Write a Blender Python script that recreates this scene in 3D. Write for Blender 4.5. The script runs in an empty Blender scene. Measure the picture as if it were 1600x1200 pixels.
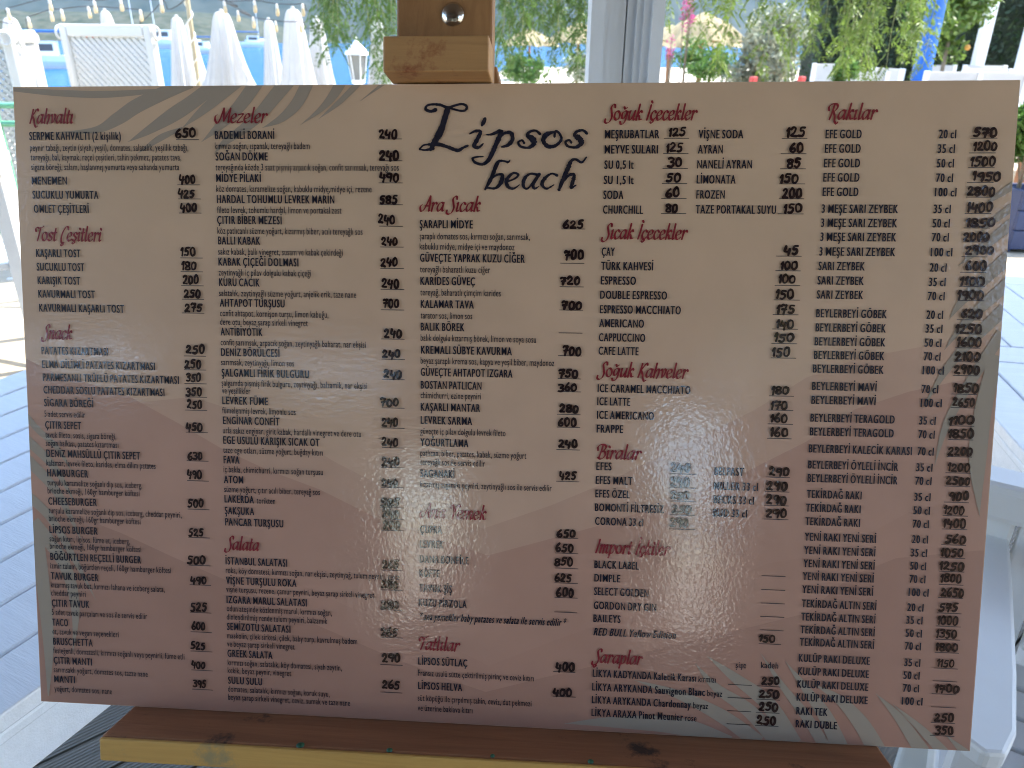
import bpy, bmesh, math, random
import numpy as np
from mathutils import Matrix, Vector
R = math.radians
rng = np.random.default_rng(7); random.seed(7)
SC = bpy.context.scene
COL = SC.collection

# ------------------------------------------------------------------ camera
H = 1.45                       # phone height above the deck
F = 1190.0                     # focal length in photo pixels (1600 wide)
PITCH, ROLL = R(24.3), R(0.8)
_fw = np.array([0, math.cos(PITCH), -math.sin(PITCH)]); _r0 = np.array([1.0, 0, 0]); _u0 = np.cross(_r0, _fw)
CR = np.stack([_r0*math.cos(ROLL)+_u0*math.sin(ROLL), -_r0*math.sin(ROLL)+_u0*math.cos(ROLL), -_fw], 1)
cd = bpy.data.cameras.new('camera'); cam = bpy.data.objects.new('camera', cd); COL.objects.link(cam)
M4 = Matrix([list(CR[0])+[0], list(CR[1])+[0], list(CR[2])+[H], [0, 0, 0, 1]])
cam.matrix_world = M4
cd.sensor_fit = 'HORIZONTAL'; cd.sensor_width = 36; cd.lens = F/1600*36
cd.clip_start = 0.02; cd.clip_end = 6000
cd.dof.use_dof = True; cd.dof.focus_distance = 0.73; cd.dof.aperture_fstop = 11
SC.camera = cam
# ------------------------------------------------------------------ sky, sun, exposure
SUN_EL, SUN_AZ = 57.0, 62.0     # azimuth clockwise from +Y (ahead), so ahead and to the right
w = bpy.data.worlds.new('World'); SC.world = w; w.use_nodes = True
nt = w.node_tree; sky = nt.nodes.new('ShaderNodeTexSky'); sky.sky_type = 'NISHITA'; sky.sun_disc = False
sky.sun_elevation = R(SUN_EL); sky.sun_rotation = R(SUN_AZ)
bg = nt.nodes['Background']; nt.links.new(sky.outputs[0], bg.inputs[0]); bg.inputs[1].default_value = 0.14
sd = bpy.data.lights.new('sun', 'SUN'); sd.energy = 2.8; sd.angle = R(0.53); sd.color = (1, 0.95, 0.86)
sun = bpy.data.objects.new('sun', sd); COL.objects.link(sun)
sv = Vector((math.sin(R(SUN_AZ))*math.cos(R(SUN_EL)), math.cos(R(SUN_AZ))*math.cos(R(SUN_EL)), math.sin(R(SUN_EL))))
sun.rotation_euler = sv.to_track_quat('Z', 'Y').to_euler(); sun.location = (4, 6, 12)
vs = SC.view_settings; vs.view_transform = 'Standard'; vs.look = 'None'; vs.exposure = 2.6; vs.gamma = 1; vs.use_curve_mapping = False
SC.cycles.filter_width = 1.0; SC.cycles.adaptive_threshold = 0.02; SC.cycles.max_bounces = 6; SC.cycles.diffuse_bounces = 4; SC.cycles.glossy_bounces = 3; SC.cycles.transmission_bounces = 4; SC.cycles.caustics_reflective = False; SC.cycles.caustics_refractive = False

# ------------------------------------------------------------------ helpers
CAM = np.array([0, 0, H])
def ray(x, y): return CR @ np.array([(x-800)/F, -(y-600)/F, -1.0])
def hit(x, y, z):
    d = ray(x, y); return CAM+d*((z-H)/d[2])
def at(x, y, D):
    d = ray(x, y); return CAM+d*(D/d[1])
def new_obj(name, me, parent=None, mat=None):
    o = bpy.data.objects.new(name, me); COL.objects.link(o)
    if parent is not None: o.parent = parent
    if mat is not None and me is not None: me.materials.append(mat)
    return o
def tag(o, label=None, cat=None, group=None, kind=None):
    if label: o['label'] = label
    if cat: o['category'] = cat
    if group: o['group'] = group
    if kind: o['kind'] = kind
    return o
def empty(name, loc=(0, 0, 0), rz=0.0):
    o = bpy.data.objects.new(name, None); COL.objects.link(o); o.location = Vector(loc); o.rotation_euler = (0, 0, rz); o.empty_display_size = 0.1
    return o
def copy_tree(o, parent=None):
    c = o.copy(); COL.objects.link(c); c.parent = parent
    for ch in [k for k in o.children]: copy_tree(ch, c)
    return c
class MB:
    """collects shapes, then builds ONE mesh object"""
    def __init__(s): s.v = []; s.f = []; s.sm = []
    def add(s, vs, fs, smooth=False):
        n = len(s.v); s.v += [tuple(map(float, q)) for q in vs]; s.f += [tuple(i+n for i in f) for f in fs]; s.sm += [smooth]*len(fs); return s
    def box(s, lo, hi, M=None, bev=0.0):
        (x0, y0, z0), (x1, y1, z1) = lo, hi
        if bev <= 0:
            vs = [(x0, y0, z0), (x1, y0, z0), (x1, y1, z0), (x0, y1, z0), (x0, y0, z1), (x1, y0, z1), (x1, y1, z1), (x0, y1, z1)]
            fs = [(3, 2, 1, 0), (4, 5, 6, 7), (0, 1, 5, 4), (1, 2, 6, 5), (2, 3, 7, 6), (3, 0, 4, 7)]
        else:
            bm = bmesh.new(); bmesh.ops.create_cube(bm, size=1)
            for q in bm.verts: q.co = Vector(((x0+x1)/2+q.co.x*(x1-x0), (y0+y1)/2+q.co.y*(y1-y0), (z0+z1)/2+q.co.z*(z1-z0)))
            bmesh.ops.bevel(bm, geom=list(bm.edges), offset=bev, segments=2, affect='EDGES', profile=0.5)
            bm.verts.index_update(); vs = [tuple(q.co) for q in bm.verts]; fs = [tuple(q.index for q in f.verts) for f in bm.faces]; bm.free()
        if M is not None: vs = [tuple(M @ Vector(q)) for q in vs]
        return s.add(vs, fs)
    def tube(s, pts, rad, n=8, caps=True, smooth=True):
        pts = [Vector(p) for p in pts]; m = len(pts)
        rad = list(rad) if hasattr(rad, '__len__') else [rad]*m
        vs = []; up = None
        for i, p in enumerate(pts):
            t = (pts[min(i+1, m-1)]-pts[max(i-1, 0)]).normalized()
            if up is None: up = Vector((0, 0, 1)) if abs(t.z) < .9 else Vector((1, 0, 0))
            a = t.cross(up).normalized(); b = a.cross(t); up = b
            for k in range(n):
                q = 2*math.pi*k/n; vs.append(p+a*math.cos(q)*rad[i]+b*math.sin(q)*rad[i])
        fs = [(i*n+k, i*n+(k+1) % n, (i+1)*n+(k+1) % n, (i+1)*n+k) for i in range(m-1) for k in range(n)]
        s.add(vs, fs, smooth)
        if caps: s.add(vs[:n], [tuple(range(n))[::-1]]); s.add(vs[-n:], [tuple(range(n))])
        return s
    def lathe(s, prof, c=(0, 0, 0), n=20, smooth=True):
        vs = []; m = len(prof)
        for (r, z) in prof:
            for k in range(n):
                q = 2*math.pi*k/n; vs.append((c[0]+r*math.cos(q), c[1]+r*math.sin(q), c[2]+z))
        fs = [(i*n+k, i*n+(k+1) % n, (i+1)*n+(k+1) % n, (i+1)*n+k) for i in range(m-1) for k in range(n)]
        return s.add(vs, fs, smooth)
    def prism(s, poly, z0, z1, M=None):
        n = len(poly); vs = [(x, y, z0) for x, y in poly]+[(x, y, z1) for x, y in poly]
        if M is not None: vs = [tuple(M @ Vector(q)) for q in vs]
        return s.add(vs, [tuple(range(n))[::-1], tuple(range(n, 2*n))]+[(i, (i+1) % n, n+(i+1) % n, n+i) for i in range(n)])
    def mesh(s, name):
        me = bpy.data.meshes.new(name); me.from_pydata(s.v, [], s.f); me.polygons.foreach_set('use_smooth', s.sm); me.update(); return me
    def build(s, name, mat, parent=None): return new_obj(name, s.mesh(name), parent, mat)
def quads_mesh(name, V):
    """V: (n,4,3) array of quads"""
    n = len(V); me = bpy.data.meshes.new(name); me.vertices.add(4*n); me.vertices.foreach_set('co', np.ascontiguousarray(V, np.float32).ravel())
    me.loops.add(4*n); me.loops.foreach_set('vertex_index', np.arange(4*n, dtype=np.int32))
    me.polygons.add(n); me.polygons.foreach_set('loop_start', np.arange(0, 4*n, 4, dtype=np.int32)); me.polygons.foreach_set('loop_total', np.full(n, 4, np.int32))
    me.update(calc_edges=True); return me
# ------------------------------------------------------------------ materials
MATS = {}
def mat(name, col, rough=0.6, spec=0.5, var=0.0, scale=8.0, bump=0.0, bscale=60.0, metal=0.0, col2=None, trans=0.0, stretch=None, coords='Object', coat=0.0):
    if name in MATS: return MATS[name]
    m = bpy.data.materials.new(name); m.use_nodes = True; t = m.node_tree; b = t.nodes['Principled BSDF']; MATS[name] = m
    b.inputs['Base Color'].default_value = (*col, 1); b.inputs['Roughness'].default_value = rough; b.inputs['Specular IOR Level'].default_value = spec
    b.inputs['Metallic'].default_value = metal; b.inputs['Coat Weight'].default_value = coat
    co = t.nodes.new('ShaderNodeTexCoord'); mp = t.nodes.new('ShaderNodeMapping'); t.links.new(co.outputs[coords], mp.inputs[0])
    if stretch: mp.inputs['Scale'].default_value = stretch
    if var > 0 or col2:
        nz = t.nodes.new('ShaderNodeTexNoise'); nz.inputs['Scale'].default_value = scale; nz.inputs['Detail'].default_value = 6; nz.inputs['Roughness'].default_value = 0.65
        t.links.new(mp.outputs[0], nz.inputs['Vector'])
        rp = t.nodes.new('ShaderNodeValToRGB'); t.links.new(nz.outputs['Fac'], rp.inputs[0])
        c2 = col2 if col2 else tuple(c*(1-var) for c in col)
        rp.color_ramp.elements[0].position = 0.32; rp.color_ramp.elements[1].position = 0.68
        rp.color_ramp.elements[0].color = (*c2, 1); rp.color_ramp.elements[1].color = (*[min(1, c*(1+var*.5)) for c in col], 1)
        t.links.new(rp.outputs[0], b.inputs['Base Color'])
    if bump > 0:
        n2 = t.nodes.new('ShaderNodeTexNoise'); n2.inputs['Scale'].default_value = bscale; n2.inputs['Detail'].default_value = 4; t.links.new(mp.outputs[0], n2.inputs['Vector'])
        bp = t.nodes.new('ShaderNodeBump'); bp.inputs['Strength'].default_value = bump; bp.inputs['Distance'].default_value = 0.01; t.links.new(n2.outputs['Fac'], bp.inputs['Height']); t.links.new(bp.outputs[0], b.inputs['Normal'])
    if trans > 0:
        tr = t.nodes.new('ShaderNodeBsdfTranslucent'); mx = t.nodes.new('ShaderNodeMixShader'); mx.inputs[0].default_value = trans
        if var > 0 or col2: t.links.new(rp.outputs[0], tr.inputs[0])
        else: tr.inputs[0].default_value = (*col, 1)
        out = t.nodes['Material Output']; t.links.new(b.outputs[0], mx.inputs[1]); t.links.new(tr.outputs[0], mx.inputs[2]); t.links.new(mx.outputs[0], out.inputs[0])
    return m
white_paint = mat('white_paint', (0.80, 0.81, 0.80), 0.42, var=0.06, scale=5, bump=0.08, bscale=90)
white_plastic = mat('white_plastic', (0.80, 0.81, 0.79), 0.35, var=0.04, scale=6)
canvas = mat('white_canvas', (0.62, 0.61, 0.59), 0.85, spec=0.2, var=0.05, scale=7, bump=0.1, bscale=200, trans=0.38)
steel = mat('steel', (0.62, 0.60, 0.55), 0.22, metal=1.0, bump=0.12, bscale=160)

# ------------------------------------------------------------------ setting
LAND = -0.40; SEA = -0.90
sand = mat('beach_pebbles', (0.52, 0.47, 0.38), 0.9, var=0.35, scale=3, bump=0.6, bscale=40, spec=0.2)
shore = [(-160, 18), (-60, 20), (-30, 21), (-10, 22), (-4.5, 24), (-2.2, 40), (-.5, 66), (12, 70), (30, 72), (60, 80), (160, 90)]
def shore_y(x):
    return float(np.interp(x, [p[0] for p in shore], [p[1] for p in shore]))
xs = np.concatenate([[-1500, -400], np.linspace(-160, 160, 81), [400, 1500]])
ts = [(-400, 0), (-60, 0), (-10, 0), (0, 0), (.5, 0), (.8, 0), (.94, 0), (1.0, -.55), (1.06, -1.4), (1.3, -3)]
V = []; Fc = []
for i, x in enumerate(xs):
    sy = shore_y(x)
    for (a, dz) in ts:
        y = a if a < 0 else a*sy
        V.append((x, y, LAND+dz))
nT = len(ts)
for i in range(len(xs)-1):
    for j in range(nT-1): Fc.append((i*nT+j, (i+1)*nT+j, (i+1)*nT+j+1, i*nT+j+1))
tag(MB().add(V, Fc, True).build('ground', sand), kind='structure')
# sea
sm = bpy.data.materials.new('sea_water'); sm.use_nodes = True; t = sm.node_tree; b = t.nodes['Principled BSDF']
b.inputs['Base Color'].default_value = (0.012, 0.21, 0.52, 1); b.inputs['Roughness'].default_value = 0.18; b.inputs['IOR'].default_value = 1.33; b.inputs['Specular IOR Level'].default_value = 0.12
co = t.nodes.new('ShaderNodeTexCoord'); mp = t.nodes.new('ShaderNodeMapping'); mp.inputs['Scale'].default_value = (0.5, 1.2, 1); t.links.new(co.outputs['Object'], mp.inputs[0])
nz = t.nodes.new('ShaderNodeTexNoise'); nz.inputs['Scale'].default_value = 1.3; nz.inputs['Detail'].default_value = 6; t.links.new(mp.outputs[0], nz.inputs['Vector'])
bp = t.nodes.new('ShaderNodeBump'); bp.inputs['Strength'].default_value = 1.0; bp.inputs['Distance'].default_value = 0.25; t.links.new(nz.outputs['Fac'], bp.inputs['Height']); t.links.new(bp.outputs[0], b.inputs['Normal'])
rp = t.nodes.new('ShaderNodeValToRGB'); t.links.new(nz.outputs['Fac'], rp.inputs[0]); rp.color_ramp.elements[0].position = .35; rp.color_ramp.elements[1].position = .7
rp.color_ramp.elements[0].color = (0.0003, 0.050, 0.15, 1); rp.color_ramp.elements[1].color = (0.0006, 0.095, 0.235, 1); t.links.new(rp.outputs[0], b.inputs['Base Color'])
tag(MB().add([(-3000, 12, SEA), (3000, 12, SEA), (3000, 3000, SEA), (-3000, 3000, SEA)], [(0, 1, 2, 3)]).build('sea', sm), kind='structure')
# hills across the bay
def hill(name, x0, x1, y0, y1, nx, ny, hf, m):
    X, Y = np.meshgrid(np.linspace(x0, x1, nx), np.linspace(y0, y1, ny), indexing='ij')
    Z = hf(X, Y, (Y-y0)/(y1-y0)); vs = np.stack([X, Y, Z], -1).reshape(-1, 3)
    fs = [(i*ny+j, (i+1)*ny+j, (i+1)*ny+j+1, i*ny+j+1) for i in range(nx-1) for j in range(ny-1)]
    return tag(MB().add(vs, fs, True).build(name, m), kind='structure')
ph = rng.uniform(0, 6.28, (24, 2)); fr = np.geomspace(0.006, 0.09, 24); an = rng.uniform(0, 3.14, 24)
def rough_noise(X, Y):
    s = 0
    for k in range(24):
        s = s+np.sin((X*np.cos(an[k])+Y*np.sin(an[k]))*fr[k]+ph[k, 0])*np.sin((X*np.sin(an[k])-Y*np.cos(an[k]))*fr[k]*.8+ph[k, 1])*(0.006/fr[k])**.85
    return s
scrub = mat('hill_scrub', (0.085, 0.085, 0.065), 0.95, spec=0.1, col2=(0.008, 0.022, 0.008), scale=0.22, bump=0.0)
far_scrub = mat('far_hill_scrub', (0.05, 0.055, 0.04), 0.95, spec=0.1, col2=(0.008, 0.017, 0.008), scale=0.035)
hill('hills', -1700, 1700, 900, 2100, 130, 60, lambda X, Y, T: SEA-1+np.minimum(T*4, 1)**.8*(90+45*rough_noise(X, Y))+T*260, far_scrub)
def near_hill(X, Y, T):
    fall = 1/(1+np.exp((X+118)/16.0))
    return SEA-1.5+fall*(1+6*np.sin(np.clip(T, 0, 1)*math.pi/2)**.8*2.2+1.7*rough_noise(X*3, Y*3)*np.clip(T*5, 0, 1))
hill('headland', -420, -70, 290, 420, 150, 50, near_hill, scrub)
# terrace: deck of diagonal grooved planks on a slab, pale paving in front of it
stone = mat('paving', (0.42, 0.35, 0.25), 0.85, var=0.18, scale=5, bump=0.2, bscale=30)
joist = mat('deck_joist', (0.05, 0.045, 0.04), 0.9, var=0.3)
DX0, DX1, DY0, DY1 = -3.4, 3.4, 0.15, 2.95
MB().box((DX0, DY0, -.40), (DX1, DY1, -.032)).build('deck', joist)['kind'] = 'structure'
deck = bpy.data.objects['deck']
p = MB().box((-6, DY1+.002, -.41), (9, 6.6, -0.012)); p.box((-6, -3.2, -.41), (9, DY0-.002, -0.012)); p.box((-6, DY0, -.41), (DX0-.002, DY1, -.012)); p.box((DX1+.002, DY0, -.41), (9, DY1, -.012))
tag(p.build('terrace', stone), kind='structure')
dm = bpy.data.materials.new('deck_plank'); dm.use_nodes = True; t = dm.node_tree; b = t.nodes['Principled BSDF']; b.inputs['Roughness'].default_value = .7
dd = Vector((.77, .64, 0)).normalized(); dn = Vector((-dd.y, dd.x, 0)); PITCHP = .1093; OFF0 = .3462
co = t.nodes.new('ShaderNodeTexCoord'); mp = t.nodes.new('ShaderNodeMapping'); mp.inputs['Rotation'].default_value = (0, 0, -math.atan2(dd.y, dd.x)); t.links.new(co.outputs['Object'], mp.inputs[0])
wv = t.nodes.new('ShaderNodeTexWave'); wv.bands_direction = 'Y'; wv.inputs['Scale'].default_value = 0.314/.0091*1.0; wv.inputs['Distortion'].default_value = 0
t.links.new(mp.outputs[0], wv.inputs['Vector']); bp = t.nodes.new('ShaderNodeBump'); bp.inputs['Strength'].default_value = 0.9; bp.inputs['Distance'].default_value = 0.004
t.links.new(wv.outputs['Fac'], bp.inputs['Height']); t.links.new(bp.outputs[0], b.inputs['Normal'])
m2 = t.nodes.new('ShaderNodeMapping'); m2.inputs['Scale'].default_value = (4, 40, 1); t.links.new(mp.outputs[0], m2.inputs[0])
nz = t.nodes.new('ShaderNodeTexNoise'); nz.inputs['Scale'].default_value = 1; nz.inputs['Detail'].default_value = 5; t.links.new(m2.outputs[0], nz.inputs['Vector'])
rp = t.nodes.new('ShaderNodeValToRGB'); rp.color_ramp.elements[0].color = (0.085, 0.08, 0.07, 1); rp.color_ramp.elements[1].color = (0.21, 0.185, 0.15, 1); t.links.new(nz.outputs['Fac'], rp.inputs[0]); t.links.new(rp.outputs[0], b.inputs['Base Color'])
def clip_poly(poly, f):
    out = []
    for i in range(len(poly)):
        a, c = poly[i], poly[(i+1) % len(poly)]; fa, fc = f(a), f(c)
        if fa >= 0: out.append(a)
        if (fa >= 0) != (fc >= 0): k = fa/(fa-fc); out.append((a[0]+(c[0]-a[0])*k, a[1]+(c[1]-a[1])*k))
    return out
rect = [(DX0+.003, DY0+.003), (DX1-.003, DY0+.003), (DX1-.003, DY1-.003), (DX0+.003, DY1-.003)]
for k in range(-30, 45):
    o0 = OFF0+k*PITCHP+.004; o1 = o0+PITCHP-.008
    pl = clip_poly(clip_poly(rect, lambda q: q[0]*dn.x+q[1]*dn.y-o0), lambda q: o1-q[0]*dn.x-q[1]*dn.y)
    if len(pl) >= 3: MB().prism(pl, -.031, random.uniform(-.001, .0)).build('plank', dm, deck)
# ------------------------------------------------------------------ menu board (0.9 x 0.6 m, leaning back on the easel)
BT = np.array([-0.0213, 0.5344, 0.8468])
BR = np.array([[9.9740e-01, 6.7e-04, -7.205e-02], [-6.839e-02, 3.2352e-01, -9.4375e-01], [2.268e-02, 9.4622e-01, 3.2272e-01]])
BM = Matrix([list(BR[0])+[BT[0]], list(BR[1])+[BT[1]], list(BR[2])+[BT[2]], [0, 0, 0, 1]])
BW, BH = 0.9, 0.6
def B(x, y):                      # photo pixel -> point on the sheet (u right, v up from the lower edge)
    d = ray(x, y); n = BR[:, 2]; P = CAM+d*(((BT-CAM)@n)/(d@n)); l = BR.T@(P-BT); return l[0], l[1]
def u_at(x, v):                   # u of the pixel column x on the line v = const
    lo, hi = -.6, .6
    for _ in range(40):
        mid = (lo+hi)/2; P = CR.T@(BT+BR@np.array([mid, v, 0])-CAM); px = 800+F*P[0]/-P[2]
        if px < x: lo = mid
        else: hi = mid
    return (lo+hi)/2
def gloss(name, col, extra=None, rough=.5, spec=.3, tint=None):
    """print under a rippled glossy film"""
    m = bpy.data.materials.new(name); m.use_nodes = True; t = m.node_tree; b = t.nodes['Principled BSDF']; L = t.links
    b.inputs['Base Color'].default_value = (*col, 1); b.inputs['Roughness'].default_value = rough; b.inputs['Specular IOR Level'].default_value = spec
    if tint: b.inputs['Specular Tint'].default_value = (*tint, 1)
    b.inputs['Coat Weight'].default_value = 1; b.inputs['Coat Roughness'].default_value = 0.06; b.inputs['Coat IOR'].default_value = 1.75
    co = t.nodes.new('ShaderNodeTexCoord')
    n1 = t.nodes.new('ShaderNodeTexNoise'); n1.inputs['Scale'].default_value = 260; n1.inputs['Detail'].default_value = 2.5; n1.inputs['Distortion'].default_value = .6; L.new(co.outputs['Object'], n1.inputs['Vector'])
    n2 = t.nodes.new('ShaderNodeTexNoise'); n2.inputs['Scale'].default_value = 9; n2.inputs['Detail'].default_value = 1; L.new(co.outputs['Object'], n2.inputs['Vector'])
    b1 = t.nodes.new('ShaderNodeBump'); b1.inputs['Strength'].default_value = 1; b1.inputs['Distance'].default_value = 0.0014; L.new(n2.outputs['Fac'], b1.inputs['Height'])
    b2 = t.nodes.new('ShaderNodeBump'); b2.inputs['Strength'].default_value = 1; b2.inputs['Distance'].default_value = 0.00017; L.new(n1.outputs['Fac'], b2.inputs['Height']); L.new(b1.outputs[0], b2.inputs['Normal'])
    L.new(b2.outputs[0], b.inputs['Coat Normal'])
    if extra: extra(t, b, co)
    return m
def paper_print(lo, hi, v0=0.0, v1=.6):
    def f(t, b, co):
        sp = t.nodes.new('ShaderNodeSeparateXYZ'); t.links.new(co.outputs['Object'], sp.inputs[0])
        mr = t.nodes.new('ShaderNodeMapRange'); mr.inputs[1].default_value = v0; mr.inputs[2].default_value = v1; t.links.new(sp.outputs['Y'], mr.inputs[0])
        rp = t.nodes.new('ShaderNodeValToRGB'); rp.color_ramp.elements[0].color = (*lo, 1); rp.color_ramp.elements[1].color = (*hi, 1); t.links.new(mr.outputs[0], rp.inputs[0])
        nz = t.nodes.new('ShaderNodeTexNoise'); nz.inputs['Scale'].default_value = 14; nz.inputs['Detail'].default_value = 8; t.links.new(co.outputs['Object'], nz.inputs['Vector'])
        mx = t.nodes.new('ShaderNodeMix'); mx.data_type = 'RGBA'; mx.blend_type = 'MULTIPLY'; mx.inputs[0].default_value = .22; t.links.new(rp.outputs[0], mx.inputs[6])
        t.links.new(nz.outputs['Fac'], mx.inputs[7]); t.links.new(mx.outputs[2], b.inputs['Base Color'])
    return f
paper = gloss('menu_paper', (.6, .5, .4), paper_print((.70, .435, .315), (.73, .505, .335), .12, .5))
foam = mat('foam_core', (.78, .75, .70), .8, var=.1, scale=60)
hillm = [gloss('print_hill_a', (.5, .4, .3), paper_print((.63, .375, .27), (.665, .42, .295), 0, .4)), gloss('print_hill_b', (.5, .4, .3), paper_print((.57, .31, .222), (.585, .34, .245), 0, .4)),
         gloss('print_hill_c', (.5, .4, .3), paper_print((.555, .297, .213), (.565, .32, .228), 0, .3)), gloss('print_hill_d', (.5, .4, .3), paper_print((.485, .255, .182), (.50, .275, .197), 0, .3))]
leafm = gloss('print_leaf', (.375, .305, .235)); inkm = gloss('print_ink', (.006, .007, .020)); redm = gloss('print_red', (.24, .012, .022))
markm = gloss('marker_ink', (.010, .005, .010), rough=.3, spec=.6, tint=(1, .62, .35)); rulem = gloss('print_rule', (.05, .04, .045))
board = empty('menu_board'); board.matrix_world = BM
tag(board, 'large glossy beige printed menu board with dark text and handwritten prices', 'menu board')
# panel: foam core with a thin rounded sheet on its face
MB().box((-BW/2, 0, -.006), (BW/2, BH, -.0004)).build('foam_core', foam, board)
MB().box((-BW/2+.0002, .0002, -.0003), (BW/2-.0002, BH-.0002, 0)).build('printed_sheet', paper, board)
ZL = [0.0]
def clipb(poly, e=.0006):
    for f in (lambda q: q[0]+BW/2-e, lambda q: BW/2-e-q[0], lambda q: q[1]-e, lambda q: BH-e-q[1]): 
        if poly: poly = clip_poly(poly, f)
    return poly
HE = [[(20, 690), (120, 640), (300, 620), (430, 662), (520, 720), (640, 782), (755, 826), (860, 790), (940, 757), (1080, 690), (1180, 640), (1260, 590), (1340, 560), (1560, 520)],
      [(20, 560), (90, 585), (148, 602), (205, 621), (280, 662), (350, 703), (420, 735), (500, 765), (590, 810), (650, 830), (762, 868), (830, 850), (930, 823), (1050, 785), (1160, 740), (1260, 690), (1335, 640), (1420, 612), (1545, 585)],
      [(40, 870), (200, 860), (330, 890), (440, 900), (560, 955), (650, 985), (764, 1040), (852, 1006), (930, 978), (1060, 940), (1200, 880), (1300, 865), (1420, 800), (1540, 770)],
      [(40, 790), (120, 806), (190, 833), (270, 870), (350, 905), (480, 970), (600, 1022), (697, 1060), (759, 1081), (852, 1058), (930, 1040), (1050, 1008), (1180, 978), (1260, 958), (1330, 900), (1400, 872), (1530, 860)]]
for i, e in enumerate([HE[0], HE[1], HE[2], HE[3]]):
    q = [B(*p) for p in e]; q = [(-.449, q[0][1])]+[p for p in q if -.449 < p[0] < .449]+[(.449, q[-1][1])]
    z = .00004+i*.00003; mb = MB()
    for a, c in zip(q[:-1], q[1:]): mb.add([(a[0], .0006, z), (c[0], .0006, z), (c[0], c[1], z), (a[0], a[1], z)], [(0, 1, 2, 3)])
    mb.build('printed_hill', hillm[i], board)
def spline(pts, n=8, closed=False):
    P = np.array(pts, float); m = len(P)
    if m == 2: return np.array([P[0]+(P[1]-P[0])*k/4 for k in range(5)])
    out = []
    for i in range(m if closed else m-1):
        if closed: a, b_, c, d = P[(i-1) % m], P[i], P[(i+1) % m], P[(i+2) % m]
        else: a, b_, c, d = P[max(i-1, 0)], P[i], P[i+1], P[min(i+2, m-1)]
        for k in range(n):
            s = k/n; out.append(.5*((2*b_)+(-a+c)*s+(2*a-5*b_+4*c-d)*s*s+(-a+3*b_-3*c+d)*s**3))
    out.append(P[0] if closed else P[-1]); return np.array(out)
def ribbon(mb, C2, wd, z, cap=True):
    """flat stroke along C2 (n,2), full widths wd, at height z"""
    C2 = np.array(C2); t = np.gradient(C2, axis=0); t /= np.linalg.norm(t, axis=1)[:, None]+1e-12; nn = np.stack([-t[:, 1], t[:, 0]], 1)
    wd = np.broadcast_to(wd, len(C2)); a = C2+nn*wd[:, None]/2; c = C2-nn*wd[:, None]/2; n = len(C2)
    vs = [(*p, z) for p in c]+[(*p, z) for p in a]; fs = [(i, i+1, n+i+1, n+i) for i in range(n-1)]
    if cap:
        for e, sgn in ((0, -1), (n-1, 1)):
            k0 = len(vs); r = wd[e]/2
            for k in range(7):
                q = -math.pi/2+math.pi*k/6; vs.append((*(C2[e]+sgn*t[e]*math.cos(q)*r+nn[e]*math.sin(q)*r), z))
            fs.append(tuple(range(k0, k0+7)) if sgn > 0 else tuple(range(k0+6, k0-1, -1)))
    mb.add(vs, fs)
def px_scale(u, v):
    P = CR.T@(BT+BR@np.array([u, v, 0])-CAM); return F/-P[2]
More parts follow.
